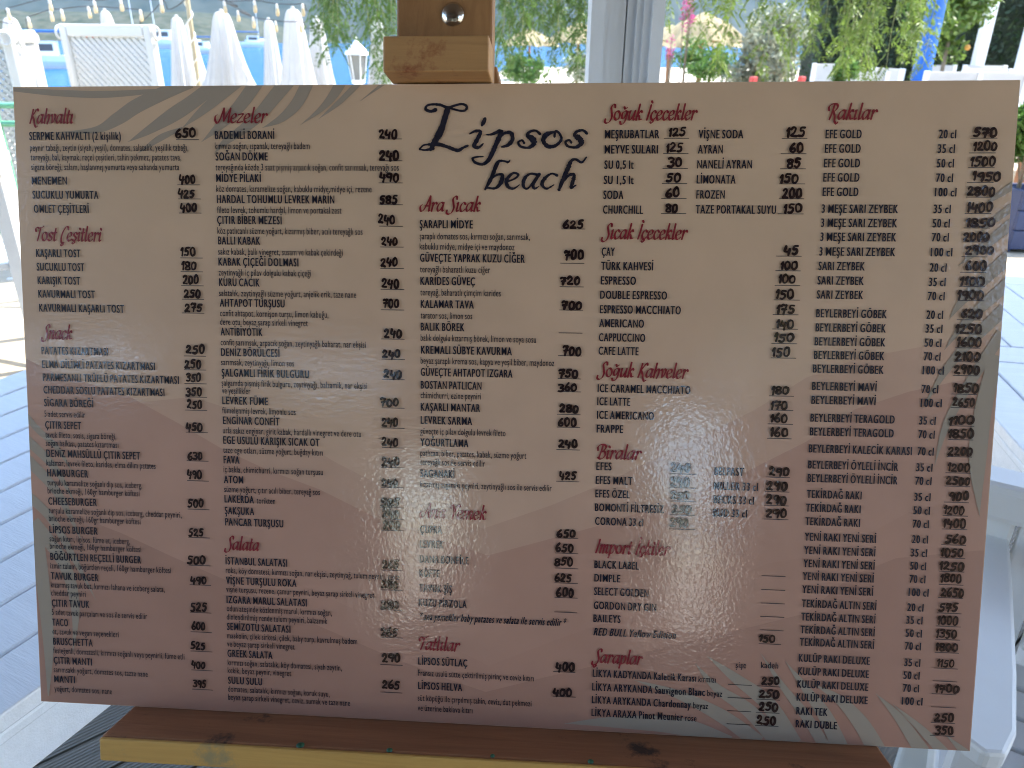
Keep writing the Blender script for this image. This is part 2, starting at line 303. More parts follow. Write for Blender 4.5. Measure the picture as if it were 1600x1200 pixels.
BL = [([(90, 207), (150, 203), (185, 185), (215, 165), (262, 143), (300, 130)], [0, 10, 20, 22, 20, 14]), ([(200, 222), (230, 205), (270, 180), (300, 160), (345, 126)], [0, 12, 22, 22, 22]),
      ([(215, 240), (250, 216), (285, 200)], [0, 10, 3]), ([(285, 200), (320, 170), (372, 126)], [0, 14, 20]), ([(315, 222), (345, 195), (375, 165), (403, 126)], [0, 14, 20, 22]),
      ([(335, 240), (352, 222), (400, 185), (450, 126)], [0, 10, 18, 24]), ([(410, 200), (440, 185), (465, 160), (482, 126)], [0, 12, 18, 20]), ([(470, 195), (500, 172), (520, 150), (534, 126)], [0, 8, 14, 18]),
      ([(498, 186), (530, 160), (560, 130)], [0, 8, 10]), ([(563, 158), (600, 130)], [0, 6]), ([(22, 140), (100, 146), (180, 147), (300, 137)], [6, 10, 10, 2]),
      ([(115, 740), (90, 700), (60, 672), (40, 648)], [0, 8, 10, 10]), ([(120, 790), (85, 730), (40, 685)], [0, 12, 16]), ([(130, 850), (90, 770), (40, 715)], [0, 14, 18]), ([(150, 937), (115, 870), (80, 810), (45, 775)], [0, 10, 14, 16]),
      ([(114, 1022), (118, 950), (100, 880), (52, 815)], [0, 14, 20, 22]), ([(76, 1087), (76, 1000), (66, 900), (54, 820)], [2, 18, 22, 24]),
      ([(1535, 322), (1560, 305), (1592, 283)], [0, 9, 14]), ([(1530, 365), (1552, 345), (1590, 317)], [0, 10, 14]), ([(1497, 415), (1530, 390), (1586, 345)], [0, 12, 18]), ([(1482, 500), (1512, 460), (1580, 398)], [0, 16, 22]),
      ([(1475, 547), (1512, 500), (1578, 440)], [0, 14, 20]), ([(1440, 640), (1490, 562), (1570, 482)], [0, 14, 20]), ([(1460, 727), (1480, 660), (1520, 590), (1566, 520)], [0, 12, 16, 18]), ([(1530, 805), (1527, 720), (1536, 640), (1556, 555)], [0, 26, 26, 20]),
      ([(1105, 1025), (1150, 1060), (1200, 1100), (1240, 1162)], [0, 16, 24, 26]), ([(1086, 1036), (1120, 1075), (1170, 1110), (1216, 1160)], [0, 14, 22, 24]), ([(990, 1062), (1060, 1085), (1130, 1120), (1185, 1160)], [0, 14, 22, 24]),
      ([(882, 1130), (960, 1128), (1060, 1134), (1140, 1160)], [0, 18, 28, 22]), ([(1188, 1020), (1225, 1075), (1260, 1120), (1292, 1172)], [0, 10, 16, 18]), ([(1227, 1033), (1262, 1080), (1290, 1120), (1316, 1176)], [0, 14, 22, 26]),
      ([(1270, 1068), (1310, 1092), (1345, 1130), (1372, 1176)], [0, 14, 24, 28]), ([(1368, 1083), (1405, 1122), (1446, 1182)], [0, 14, 24]), ([(1395, 1100), (1440, 1140), (1482, 1184)], [0, 12, 18]), ([(1478, 1148), (1520, 1188)], [0, 20])]
for i, (pts, wd) in enumerate(BL):
    q = np.array([B(*p) for p in pts]); s = px_scale(*q.mean(0)); P3 = spline([(*a, b_/s) for a, b_ in zip(q, wd)], 8)
    P3[:, 2] = np.maximum(P3[:, 2], .0003); t = np.gradient(P3[:, :2], axis=0); t /= np.linalg.norm(t, axis=1)[:, None]; nn = np.stack([-t[:, 1], t[:, 0]], 1)
    a = P3[:, :2]+nn*P3[:, 2:]/2; c = P3[:, :2]-nn*P3[:, 2:]/2; mb = MB(); z = .00020+i*.000012
    for k in range(len(a)-1):
        pl = clipb([tuple(c[k]), tuple(c[k+1]), tuple(a[k+1]), tuple(a[k])])
        if len(pl) >= 3: mb.add([(*p, z) for p in pl], [tuple(range(len(pl)))])
    if mb.f: mb.build('printed_leaf', leafm, board)
# ---- letter shapes from Blender's own built-in typeface, Turkish marks added by hand
GL = {}
def glyphs(chars, offset):
    pair = {}
    for s in ['HH']+['H'+c+'H' for c in chars]+list(chars): pair[s] = None
    objs = []
    for s in pair:
        cu = bpy.data.curves.new('g', 'FONT'); cu.body = s; cu.size = 1; cu.resolution_u = 3; cu.offset = offset if len(s) == 1 else 0; o = bpy.data.objects.new('g', cu); COL.objects.link(o); objs.append((s, o))
    dg = bpy.context.evaluated_depsgraph_get(); dg.update(); res = {}
    for s, o in objs:
        me = bpy.data.meshes.new_from_object(o.evaluated_get(dg)); v = np.array([q.co[:2] for q in me.vertices]).reshape(-1, 2); f = [tuple(p.vertices) for p in me.polygons]; res[s] = (v, f)
        bpy.data.meshes.remove(me)
    for s, o in objs:
        cu = o.data; bpy.data.objects.remove(o); bpy.data.curves.remove(cu)
    w0 = np.ptp(res['HH'][0][:, 0]); out = {}
    for c in chars:
        v, f = res[c]; adv = np.ptp(res['H'+c+'H'][0][:, 0])-w0; out[c] = (v, f, adv)
    out[' '] = (np.zeros((0, 2)), [], .27); return out
CHARS = "ABCDEFGHIJKLMNOPQRSTUVWXYZabcdefghijklmnopqrstuvwxyzÇÖÜçöüı0123456789(),.'*"
def add_marks(G, bw):
    def extra(base, shapes):
        v, f, adv = G[base]; mb = MB(); xs_ = v[:, 0]; cx = (xs_.min()+xs_.max())/2; shapes(mb, cx, v)
        if mb.v: f = f+[tuple(i+len(v) for i in q) for q in mb.f]; v = np.vstack([v, np.array(mb.v)[:, :2]])
        return v, f, adv
    ced = lambda mb, cx, v: ribbon(mb, spline([(cx+.0, .0), (cx+.05, -.09), (cx-.01, -.18), (cx-.09, -.17)], 5), .055+bw, 0, False)
    brv = lambda top: (lambda mb, cx, v: ribbon(mb, spline([(cx-.13, top+.17), (cx-.06, top+.07), (cx+.06, top+.07), (cx+.13, top+.17)], 4), .06+bw, 0, False))
    dot = lambda mb, cx, v: mb.add([(cx+.062*math.cos(a)*(1+bw*3), .83+.062*math.sin(a)*(1+bw*3), 0) for a in np.linspace(0, 6.28, 9)[:-1]], [tuple(range(8))])
    G['Ş'] = extra('S', ced); G['ş'] = extra('s', ced); G['Ğ'] = extra('G', brv(.72)); G['ğ'] = extra('g', brv(.50)); G['İ'] = extra('I', dot)
def strike(G, dx):
    dx0 = dx
    for c in list(G):
        v, f, adv = G[c]; dx = dx0*(.45 if c in 'MmNWw' else 1)
        if len(v) and c in 'Mm': v = v*np.array([1.12, 1]); adv *= 1.12
        if len(v): G[c] = (np.vstack([np.column_stack([v[:, 0]-dx, v[:, 1], np.zeros(len(v))]), np.column_stack([v[:, 0]+dx, v[:, 1], np.full(len(v), 3e-5)])]), f+[tuple(i+len(v) for i in q) for q in f], adv+2*dx+.025)
        else: G[c] = (np.zeros((0, 3)), f, adv)
Greg = glyphs(CHARS, .0); add_marks(Greg, .01); strike(Greg, .015); Gbold = glyphs(CHARS, .004); add_marks(Gbold, .03); strike(Gbold, .042)
def cap_h(G): return G['H'][0][:, 1].max()-G['H'][0][:, 1].min()
CAPR, CAPB = cap_h(Greg), cap_h(Gbold)
TZ = .0009
def text_mesh(s, G, u0, u1, v, cap, shear=0.0, wfac=None):
    sy = cap/(CAPB if G is Gbold else CAPR); x = 0; vs = []; fs = []; n = 0
    for c in s:
        gv, gf, adv = G[c]
        if len(gv):
            vs.append(gv+np.array([x, 0, 0])); fs += [tuple(i+n for i in f) for f in gf]; n += len(gv)
        x += adv
    A = np.vstack(vs); x0, x1 = A[:, 0].min(), A[:, 0].max(); sx = (u1-u0)/(x1-x0) if u1 else sy*wfac
    U = u0+(A[:, 0]-x0)*sx+A[:, 1]*sy*shear; Vv = v+A[:, 1]*sy
    return np.stack([U, Vv, TZ+A[:, 2]], 1), fs
def put_text(name, runs, m):
    mb = MB()
    for r_ in runs: mb.add(*text_mesh(*r_))
    return mb.build(name, m, board)
CI, CDS = .0073, .0061          # cap heights of item names and of the small descriptions
def item(s, x0, x1, y, style='b'):
    u0, v = B(x0, y); u1 = u_at(x1, v)
    put_text('menu_item' if style != 'd' else 'menu_description', [(s, Greg if style == 'd' else Gbold, u0, u1, v, CDS if style == 'd' else CI, .2 if style == 'i' else 0)], inkm)
def mixed(a, x0, x1, b_, x2, x3, y):
    u0, v = B(x0, y)
    put_text('menu_item', [(a, Gbold, u0, u_at(x1, v), v, CI), (b_, Greg, u_at(x2, v), u_at(x3, v), v, CDS)], inkm)
# ---- handwritten prices
DG = {'0': [[(.30, 1), (.10, .82), (.04, .45), (.14, .06), (.34, 0), (.54, .2), (.58, .58), (.48, .9), (.28, 1.0)]], '1': [[(.12, .68), (.34, 1), (.32, .5), (.27, 0)]],
      '2': [[(.04, .78), (.2, 1), (.44, .92), (.46, .66), (.26, .34), (.03, .06), (.28, .06), (.58, .02)]], '3': [[(.06, .92), (.3, 1), (.5, .88), (.42, .64), (.24, .54), (.48, .42), (.5, .16), (.3, 0), (.03, .06)]],
      '4': [[(.16, 1), (.1, .7), (.06, .42), (.3, .36), (.54, .42)], [(.50, .74), (.46, .3), (.40, -.12)]], '5': [[(.56, .98), (.2, .95), (.14, .58), (.38, .6), (.5, .36), (.4, .08), (.2, 0), (.02, .06)]],
      '6': [[(.40, 1.04), (.2, .74), (.06, .36), (.14, .05), (.36, 0), (.5, .22), (.38, .46), (.14, .36)]], '7': [[(.03, .86), (.18, 1), (.34, .92), (.56, .96), (.4, .5), (.28, -.06)], [(.14, .46), (.56, .5)]],
      '8': [[(.46, .86), (.28, 1), (.1, .84), (.2, .6), (.44, .4), (.48, .12), (.28, 0), (.1, .14), (.18, .42), (.42, .64), (.46, .88)]], '9': [[(.5, .74), (.3, .5), (.08, .68), (.2, .98), (.44, .96), (.52, .7), (.48, .36), (.42, 0)]]}
def price(s, x0, x1, y, rule=None):
    if s:
        u0, v = B(x0, y); u1 = u_at(x1, v); k = len(s); mb = MB(); pw = min((.0021*random.uniform(.92, 1.1)), (u1-u0)/k*.36); hgt = .0070*random.uniform(.93, 1.08); span = u1-u0
        wts = [(.55 if c == '1' else 1.0) for c in s]; tot = sum(wts); x = u0; zi = 0
        for c, wt in zip(s, wts):
            cw = span*wt/tot; g = cw*.99-pw; x += pw/2; yo = random.uniform(-.0005, .0005); hs = hgt*random.uniform(.9, 1.05); sh = random.uniform(.02, .22)
            pts_all = np.vstack([np.array(q) for q in DG[c]]); xm, xr = pts_all[:, 0].min(), np.ptp(pts_all[:, 0])
            for st in DG[c]:
                q = [(x+((p[0]-xm)/xr)*g+random.gauss(0, .00012)+(p[1]-.5)*sh*.002, v+.0010+yo+p[1]*hs+random.gauss(0, .00016)) for p in st]
                C2 = spline(q, 6); ribbon(mb, C2, pw*(1+.18*np.sin(np.linspace(0, 5, len(C2))+random.uniform(0, 6))), TZ+.00020+zi*.00002); zi += 1
            x += cw-pw/2
        mb.build('handwritten_price', markm, board)
    if rule:
        a, v = B(rule[0], rule[2]); b_ = u_at(rule[1], v)
        MB().add([(a, v-.0003, TZ+.00005), (b_, v-.0003, TZ+.00005), (b_, v+.0003, TZ+.00005), (a, v+.0003, TZ+.00005)], [(0, 1, 2, 3)]).build('price_line', rulem, board)
# ---- section headings written with a broad nib
def E(cx, cy, rx, ry, n=9): return [(cx+rx*math.cos(a), cy+ry*math.sin(a)) for a in np.linspace(1.2, 1.2+2*math.pi, n)]
CED = [(.12, 0), (.17, -.08), (.1, -.17), (.02, -.14)]
DOT = lambda x, y: [(x+.02, y), (x-.015, y+.06)]
I0 = [(.03, .43), (.1, .5), (.08, .25), (.07, .06), (.12, 0), (.19, .07)]
SS = [(.42, .70), (.40, .82), (.29, .85), (.18, .70), (.24, .45), (.30, .2), (.22, -.06), (.04, -.17), (-.10, -.1), (-.09, .05)]
NN = [[(.03, .43), (.1, .5), (.08, .25), (.05, 0)], [(.07, .2), (.18, .43), (.28, .5), (.33, .42), (.30, .1), (.34, 0), (.42, .07)]]
CG = {'a': ([[(.37, .44), (.25, .5), (.1, .4), (.03, .18), (.1, .02), (.2, .05), (.33, .26), (.39, .49)], [(.39, .49), (.35, .15), (.38, .01), (.46, .07)]], .46),
      'h': ([[(.12, .84), (.08, .4), (.04, 0)], [(.06, .2), (.17, .43), (.28, .5), (.34, .4), (.31, .16), (.24, -.04)]], .41), 'v': ([[(.0, .42), (.08, .5), (.13, .3), (.14, .02), (.27, .2), (.34, .42), (.28, .5)]], .37),
      'l': ([[(.12, .86), (.09, .4), (.07, .08), (.11, 0), (.18, .07)]], .2), 't': ([[(.14, .72), (.09, .3), (.08, .06), (.13, 0), (.22, .07)], [(.0, .47), (.23, .5)]], .24), 'ı': ([I0], .21), 'i': ([I0, DOT(.12, .68)], .21),
      'o': ([E(.2, .25, .17, .25)], .43), 's': ([[(.3, .42), (.2, .5), (.08, .41), (.13, .29), (.25, .18), (.22, .05), (.1, 0), (.0, .07)]], .33), 'e': ([[(.04, .2), (.27, .3), (.3, .44), (.2, .5), (.07, .38), (.03, .18), (.11, .01), (.23, .01), (.35, .12)]], .37),
      'r': ([NN[0], [(.07, .22), (.16, .42), (.25, .5), (.31, .43)]], .32), 'n': (NN, .43), 'm': ([NN[0], [(.07, .2), (.16, .43), (.25, .5), (.29, .42), (.26, .0)], [(.28, .2), (.37, .43), (.46, .5), (.51, .42), (.48, .1), (.52, 0), (.6, .07)]], .61),
      'c': ([[(.31, .41), (.2, .5), (.08, .4), (.03, .2), (.1, .01), (.22, .01), (.33, .12)]], .34), 'k': ([[(.14, .86), (.09, .4), (.04, 0)], [(.33, .44), (.26, .5), (.09, .24)], [(.1, .26), (.2, .2), (.26, .03), (.38, .04)]], .38),
      'z': ([[(.04, .45), (.31, .47), (.02, .03), (.33, .05)]], .36), 'u': ([[(.03, .43), (.1, .5), (.06, .2), (.1, .02), (.2, .05), (.34, .3), (.4, .5)], [(.4, .5), (.35, .12), (.39, 0), (.46, .07)]], .47),
      'p': ([[(.04, .43), (.1, .5), (.08, .1), (.03, -.28)], [(.08, .2), (.2, .45), (.32, .49), (.38, .3), (.29, .06), (.17, 0), (.08, .06)]], .43), 'g': ([[(.36, .44), (.23, .5), (.08, .4), (.05, .2), (.14, .08), (.28, .22), (.38, .49), (.32, .0), (.2, -.2), (.06, -.22), (.0, -.11)]], .43),
      'K': ([[(.2, .8), (.14, .4), (.05, .0)], [(.54, .74), (.46, .82), (.16, .40)], [(.17, .42), (.3, .2), (.38, -.08), (.5, -.22), (.6, -.16)]], .5), 'T': ([[(-.02, .56), (-.05, .7), (.04, .79), (.2, .75), (.42, .80), (.52, .88)], [(.28, .76), (.23, .4), (.14, .0)]], .40),
      'C': ([[(.52, .68), (.48, .82), (.34, .82), (.14, .52), (.06, .15), (.12, -.12), (.28, -.1)]], .44), 'S': ([SS], .40), 'M': ([[(-.02, .46), (-.12, .36), (-.1, .12), (.06, -.02), (.2, .25), (.34, .82)], [(.34, .82), (.38, .4), (.42, .1)], [(.42, .1), (.74, .82)], [(.74, .82), (.7, .4), (.7, .04), (.78, .05)]], .78),
      'A': ([[(.0, .38), (-.1, .24), (-.02, .0), (.18, .14), (.44, .86)], [(.44, .86), (.47, .4), (.46, .02), (.54, .05)], [(.2, .3), (.48, .3)]], .55), 'Y': ([[(.0, .64), (.04, .8), (.14, .78), (.26, .42)], [(.54, .76), (.46, .84), (.27, .42), (.18, .0)]], .42),
      'I': ([[(.2, .82), (.14, .4), (.06, 0)]], .24), 'B': ([[(.22, .8), (.17, .4), (.08, .0)], [(-.04, .50), (-.07, .68), (.06, .82), (.3, .84), (.43, .7), (.34, .5), (.2, .44)], [(.2, .44), (.38, .42), (.46, .24), (.36, .04), (.2, -.03), (.05, .05)]], .5),
      'R': ([[(.22, .8), (.17, .4), (.08, .0)], [(-.04, .50), (-.07, .68), (.06, .82), (.3, .84), (.43, .7), (.34, .5), (.2, .42)], [(.22, .44), (.34, .2), (.4, -.1), (.52, -.24), (.6, -.14)]], .5)}
CG['ş'] = (CG['s'][0]+[CED], .33); CG['ç'] = (CG['c'][0]+[[(p[0]+.03, p[1]) for p in CED]], .34); CG['Ç'] = (CG['C'][0]+[[(p[0]+.06, p[1]-.12) for p in CED]], .44); CG['Ş'] = (CG['S'][0]+[[(p[0]+.02, p[1]-.13) for p in CED]], .40)
CG['ğ'] = (CG['g'][0]+[[(.13, .70), (.2, .61), (.32, .70)]], .43); CG['İ'] = (CG['I'][0]+[DOT(.22, .96)], .24); CG[' '] = ([], .22)
def heading(s, x0, x1, y, em=.0155):
    u0, v = B(x0, y); u1 = u_at(x1, v); x = 0; st = []
    for c in s:
        for q in CG[c][0]: st.append([(p[0]*1.06+x+p[1]*.17, p[1]) for p in q])
        x += CG[c][1]*1.06+.035
    A = np.array([p for q in st for p in q]); xa, xb = A[:, 0].min(), A[:, 0].max(); sx = (u1-u0-.0012)/(xb-xa); mb = MB()
    for i, q in enumerate(st):
        C2 = spline([(u0+.0006+(p[0]-xa)*sx, v+p[1]*em) for p in q], 9); t = np.gradient(C2, axis=0); th = np.arctan2(t[:, 1], t[:, 0]); wd = em*(.034+.098*np.abs(np.sin(th-R(32))))
        ribbon(mb, C2, wd, TZ+i*.000015, True)
    mb.build('section_heading', redm, board)
for a in [('Kahvaltı', 47, 116, 193), ('Tost Çeşitleri', 57, 161, 376), ('Snack', 65, 114, 529), ('Mezeler', 336, 419, 192), ('Salata', 351, 406, 858), ('Ara Sıcak', 656, 751, 330), ('Ana Yemek', 656, 760, 808), ('Tatlılar', 655, 719, 1014),
          ('Soğuk İçecekler', 944, 1089, 188), ('Sıcak İçecekler', 939, 1074, 373), ('Soğuk Kahveler', 932, 1075, 588), ('Biralar', 933, 1002, 716), ('Import İçkiler', 930, 1047, 863), ('Şaraplar', 924, 1004, 1034), ('Rakılar', 1293, 1370, 187)]: heading(*a)
# column 1
for a in [('SERPME KAHVALTI (2 kişilik)', 47, 190, 219), ('peynir tabağı, zeytin (siyah, yeşil), domates, salatalık, yeşillik tabağı,', 48, 295, 236, 'd'), ('tereyağı, bal, kaymak, reçel çeşitleri, tahin pekmez, patates tava,', 49, 284, 251, 'd'), ('sigara böreği, salam, haşlanmış yumurta veya sahanda yumurta', 50, 281, 266, 'd'),
          ('MENEMEN', 51, 106, 288.5), ('SUCUKLU YUMURTA', 52, 155, 310.5), ('OMLET ÇEŞİTLERİ', 54, 140, 332.5), ('KAŞARLI TOST', 57.5, 127, 401.5), ('SUCUKLU TOST', 58.5, 133, 422.8), ('KARIŞIK TOST', 60, 126.5, 444), ('KAVURMALI TOST', 61, 149.5, 465), ('KAVURMALI KAŞARLI TOST', 62.3, 195, 486.7),
          ('PATATES KIZARTMASI', 66, 170, 553.5), ('ELMA DİLİMLİ PATATES KIZARTMASI', 67, 243, 574.7), ('PARMESANLI TRÜFLÜ PATATES KIZARTMASI', 68, 280.5, 595), ('CHEDDAR SOSLU PATATES KIZARTMASI', 69, 258, 614.5), ('SİGARA BÖREĞİ', 70, 147, 634.6), ('5 adet servis edilir', 70.5, 134, 651, 'd'),
          ('ÇITIR SEPET', 71.7, 128, 669.3), ('tavuk fileto, sosis, sigara böreği,', 72, 182.5, 683.5, 'd'), ('soğan halkası, patates kızartması', 72.5, 186, 696.5, 'd'), ('DENİZ MAHSÜLLÜ ÇITIR SEPET', 73.5, 220, 713.5), ('kalamar, levrek fileto, karides, elma dilim patates', 73.5, 244, 727.3, 'd'),
          ('HAMBURGER', 74.8, 139, 744), ('turşulu karamelize soğanlı dip sos, iceberg,', 75, 223, 758, 'd'), ('brioche ekmeği, 160gr hamburger köftesi', 75.5, 219, 770.6, 'd'), ('CHEESEBURGER', 76.5, 152.5, 788), ('turşulu karamelize soğanlı dip sos, iceberg, cheddar peyniri,', 77, 284.5, 801.5, 'd'), ('brioche ekmeği, 160gr hamburger köftesi', 77.5, 220.5, 814, 'd'),
          ('LİPSOS BURGER', 78.3, 153.7, 832.4), ("soğan kıtırı, lip'sos, füme et, iceberg,", 78.5, 204, 845.4, 'd'), ('brioche ekmeği, 160gr hamburger köftesi', 79, 221.5, 857, 'd'), ('BÖĞÜRTLEN REÇELLİ BURGER', 79.7, 221.5, 874.4), ('izmir tulum, böğürtlen reçeli, 160gr hamburger köftesi', 79.7, 268, 887.7, 'd'),
          ('TAVUK BURGER', 80.5, 155, 904.6), ('kızarmış tavuk but, kırmızı lahana ve iceberg salata,', 80.7, 258, 917.4, 'd'), ('cheddar peyniri', 81, 135, 930, 'd'), ('ÇITIR TAVUK', 82, 141, 947), ('5 adet tavuk parçaları ve sos ile servis edilir', 82, 231, 960.2, 'd'), ('TACO', 82.7, 107.5, 977), ('et, tavuk ve vegan seçenekleri', 83, 186.5, 990.4, 'd'),
          ('BRUSCHETTA', 84, 146, 1006.6), ('fesleğenli, domatesli, kırmızı soğanlı veya peynirli, füme etli', 84.3, 289, 1020, 'd'), ('ÇITIR MANTI', 85, 145, 1036.3), ('sarımsaklı yoğurt, domates sos, tazze nane', 85, 231.7, 1049.6, 'd'), ('MANTI', 85.7, 118.5, 1065.3), ('yoğurt, domates sos, nane', 86, 176, 1079.4, 'd'),
          # column 2
          ('BADEMLİ BORANİ', 336.5, 429.5, 217.6), ('kırmızı soğan, ıspanak, tereyağlı badem', 336.5, 484.5, 233.4, 'd'), ('SOĞAN DÖKME', 337.5, 419, 251), ('tereyağında közde 3 saat pişmiş arpacık soğan, confit sarımsak, tereyağı sos', 337.5, 623.5, 266.6, 'd'), ('MİDYE PİLAKİ', 338.5, 408.5, 284.6), ('köz domates, karamelize soğan, kabuklu midye,midye içi, rezene', 338.5, 581, 300, 'd'),
          ('HARDAL TOHUMLU LEVREK MARİN', 339.5, 523, 317.4), ('fileto levrek, tohumlu hardal, limon ve portakal zest', 340, 534, 333, 'd'), ('ÇITIR BİBER MEZESİ', 340, 441, 350), ('köz patlıcanlı süzme yoğurt, kızarmış biber, acılı tereyağlı sos', 340.5, 567, 365.4, 'd'), ('BALLI KABAK', 341.5, 407.5, 382), ('sakız kabak, ballı vinegret, susam ve kabak çekirdeği', 341.5, 536, 398, 'd'),
          ('KABAK ÇİÇEĞİ DOLMASI', 342, 467, 415), ('zeytinyağlı iç pilav dolgulu kabak çiçeği', 342.5, 486.5, 430.5, 'd'), ('KURU CACIK', 343, 406.5, 447), ('salatalık, zeytinyağlı süzme yoğurt, anjelik erik, taze nane', 343, 557, 462.6, 'd'), ('AHTAPOT TURŞUSU', 344, 445.5, 479), ('confit ahtapot, kornişon turşu, limon kabuğu,', 344.5, 513.5, 494, 'd'), ('dere otu, beyaz şarap sirkeli vinegret', 344.5, 481.5, 507.5, 'd'),
          ('ANTİBİYOTİK', 345.3, 411, 524), ('confit sarımsak, arpacık soğan, zeytinyağlı baharat, nar ekşisi', 345.5, 572, 539.4, 'd'), ('DENİZ BÖRÜLCESİ', 346, 437.5, 556), ('sarımsak, zeytinyağı, limon sos', 346, 460, 570.4, 'd'), ('ŞALGAMLI FİRİK BULGURU', 347, 483.5, 588), ('şalgamda pişmiş firik bulguru, zeytinyağı, balzamik, nar ekşisi', 347, 574, 602.7, 'd'), ('ve yeşillikler', 347.5, 392, 614.7, 'd'),
          ('LEVREK FÜME', 348, 419.5, 631.3), ('fümelenmiş levrek, limonlu sos', 348, 462.5, 645.6, 'd'), ('ENGİNAR CONFİT', 349, 437.5, 662.3), ('urla sakız enginar, girit kabak, hardallı vinegret ve dere otu', 349, 564.5, 676.8, 'd'), ('EGE USULÜ KARIŞIK SICAK OT', 349.5, 500, 693), ('taze ege otları, süzme yoğurt, buğday kıtırı', 349.5, 505, 707.4, 'd'), ('FAVA', 350, 375, 723.6), ('iç bakla, chimichurri, kırmızı soğan turşusu', 350, 505, 737.5, 'd'),
          ('ATOM', 350.5, 381, 754.4), ('süzme yoğurt, çıtır acılı biber, tereyağ sos', 351, 500.5, 768.5, 'd'), ('ŞAKŞUKA', 352, 398, 803), ('PANCAR TURŞUSU', 352.5, 443.5, 820.5), ('İSTANBUL SALATASI', 353, 449.5, 881.3), ('roka, köy domatesi, kırmızı soğan, nar ekşisi, zeytinyağ, tulum peyniri, ceviz', 353.5, 624, 895, 'd'), ('VİŞNE TURŞULU ROKA', 353.7, 464, 912), ('vişne turşusu, rezene, çamur peyniri, beyaz şarap sirkeli vinegret', 354, 585, 924.5, 'd'),
          ('IZGARA MARUL SALATASI', 354.7, 480, 941.7), ('odun ateşinde közlenmiş marul, kırmızı soğan,', 355, 519, 954.5, 'd'), ('dinlendirilmiş rende tulum peyniri, balzamik', 355, 512, 967.5, 'd'), ('SEMİZOTU SALATASI', 355.3, 454.5, 983.7), ('maskolin, çilek sirkesi, çilek, baby turp, kavrulmuş badem', 355.5, 558.5, 996.7, 'd'), ('ve beyaz şarap sirkeli vinegret', 355.5, 461, 1009.5, 'd'),
          ('GREEK SALATA', 356, 426.5, 1025.5), ('kırmızı soğan, salatalık, köy domatesi, siyah zeytin,', 356.5, 534.5, 1038.7, 'd'), ('kekik, beyaz peynir, vinegret', 356.5, 455.5, 1051, 'd'), ('SULU SULU', 357, 410.5, 1067.5), ('domates, salatalık, kırmızı soğan, koruk suyu,', 357, 515.5, 1080, 'd'), ('beyaz şarap sirkeli vinegret, ceviz, sumak ve taze nane', 357.2, 547.5, 1092.5, 'd'),
          # column 3
          ('ŞARAPLI MİDYE', 656, 739, 356.6), ('şaraplı domates sos, kırmızı soğan, sarımsak,', 656, 828, 374, 'd'), ('kabuklu midye, midye içi ve maydonoz', 656, 804, 390, 'd'), ('GÜVEÇTE YAPRAK KUZU CİĞER', 656.5, 820, 409), ('tereyağlı baharatlı kuzu ciğer', 656.5, 766, 425.6, 'd'), ('KARİDES GÜVEÇ', 657, 742.5, 445), ('tereyağ, baharatlı çimçim karides', 657, 782.5, 461.6, 'd'), ('KALAMAR TAVA', 657.5, 740.5, 481), ('tarator sos, limon sos', 657.5, 738, 497.6, 'd'),
          ('BALIK BÖREK', 657.5, 726, 516.4), ('balık dolgulu kızarmış börek, limon ve soya sosu', 657.5, 837.5, 532.4, 'd'), ('KREMALI SÜBYE KAVURMA', 658, 800, 552.4), ('beyaz şaraplı krema sos, kapya ve yeşil biber, maydonoz', 657.5, 866, 568, 'd'), ('GÜVEÇTE AHTAPOT IZGARA', 657.5, 801, 587), ('BOSTAN PATLICAN', 657.5, 752.5, 607), ('chimichurri, ezine peyniri', 657.5, 751.5, 622, 'd'), ('KAŞARLI MANTAR', 657.5, 750.5, 641.3), ('LEVREK SARMA', 657.5, 738, 662),
          ('güveçte iç pilav dolgulu levrek fileto', 657, 790, 678, 'd'), ('YOĞURTLAMA', 657, 732, 696.5), ('patlıcan, biber, patates, kabak, süzme yoğurt', 657, 822.5, 712, 'd'), ('tereyağlı sos ile servis edilir', 657, 758, 726, 'd'), ('SAGANAKİ', 657, 710.5, 745), ('kızarmış saganaki peyniri, zeytinyağlı sos ile servis edilir', 656.5, 862, 761, 'd'), ('ÇUPRA', 656.5, 691, 832.4), ('LEVREK', 656, 693.5, 855.4), ('DANA BONFİLE', 656, 732.5, 878.7), ('KÖFTE', 655.5, 687, 900.6), ('TAVUK ŞİŞ', 655, 706.5, 923.9), ('KUZU PİRZOLA', 654.5, 729.5, 946.6),
          ('* ana yemekler baby patates ve salata ile servis edilir *', 655, 883, 967.8, 'i'), ('LİPSOS SÜTLAÇ', 653.7, 730.5, 1037.6), ('Fransız usulü sütte çektirilmiş pirinç ve ceviz kıtırı', 653.5, 834, 1055, 'd'), ('LİPSOS HELVA', 653.5, 722.5, 1075.8), ('süt köpüğü ile çırpılmış tahin, ceviz, dut pekmezi', 653, 830.5, 1094, 'd'), ('ve üzerine baklava kıtırı', 653, 738.5, 1109.5, 'd'),
          # column 4
          ('MEŞRUBATLAR', 945, 1030, 216.6), ('MEYVE SULARI', 944.5, 1028, 240.2), ('SU 0,5 lt', 944, 990, 264), ('SU 1,5 lt', 943, 990, 287.8), ('SODA', 942.5, 974, 311), ('CHURCHILL', 942, 1004.5, 334), ('VİŞNE SODA', 1091, 1161, 216.6), ('AYRAN', 1090, 1129, 240.2), ('NANELİ AYRAN', 1089, 1174.5, 263.5), ('LİMONATA', 1088, 1149, 287), ('FROZEN', 1087.5, 1132, 310.5), ('TAZE PORTAKAL SUYU', 1086.5, 1212, 333.7),
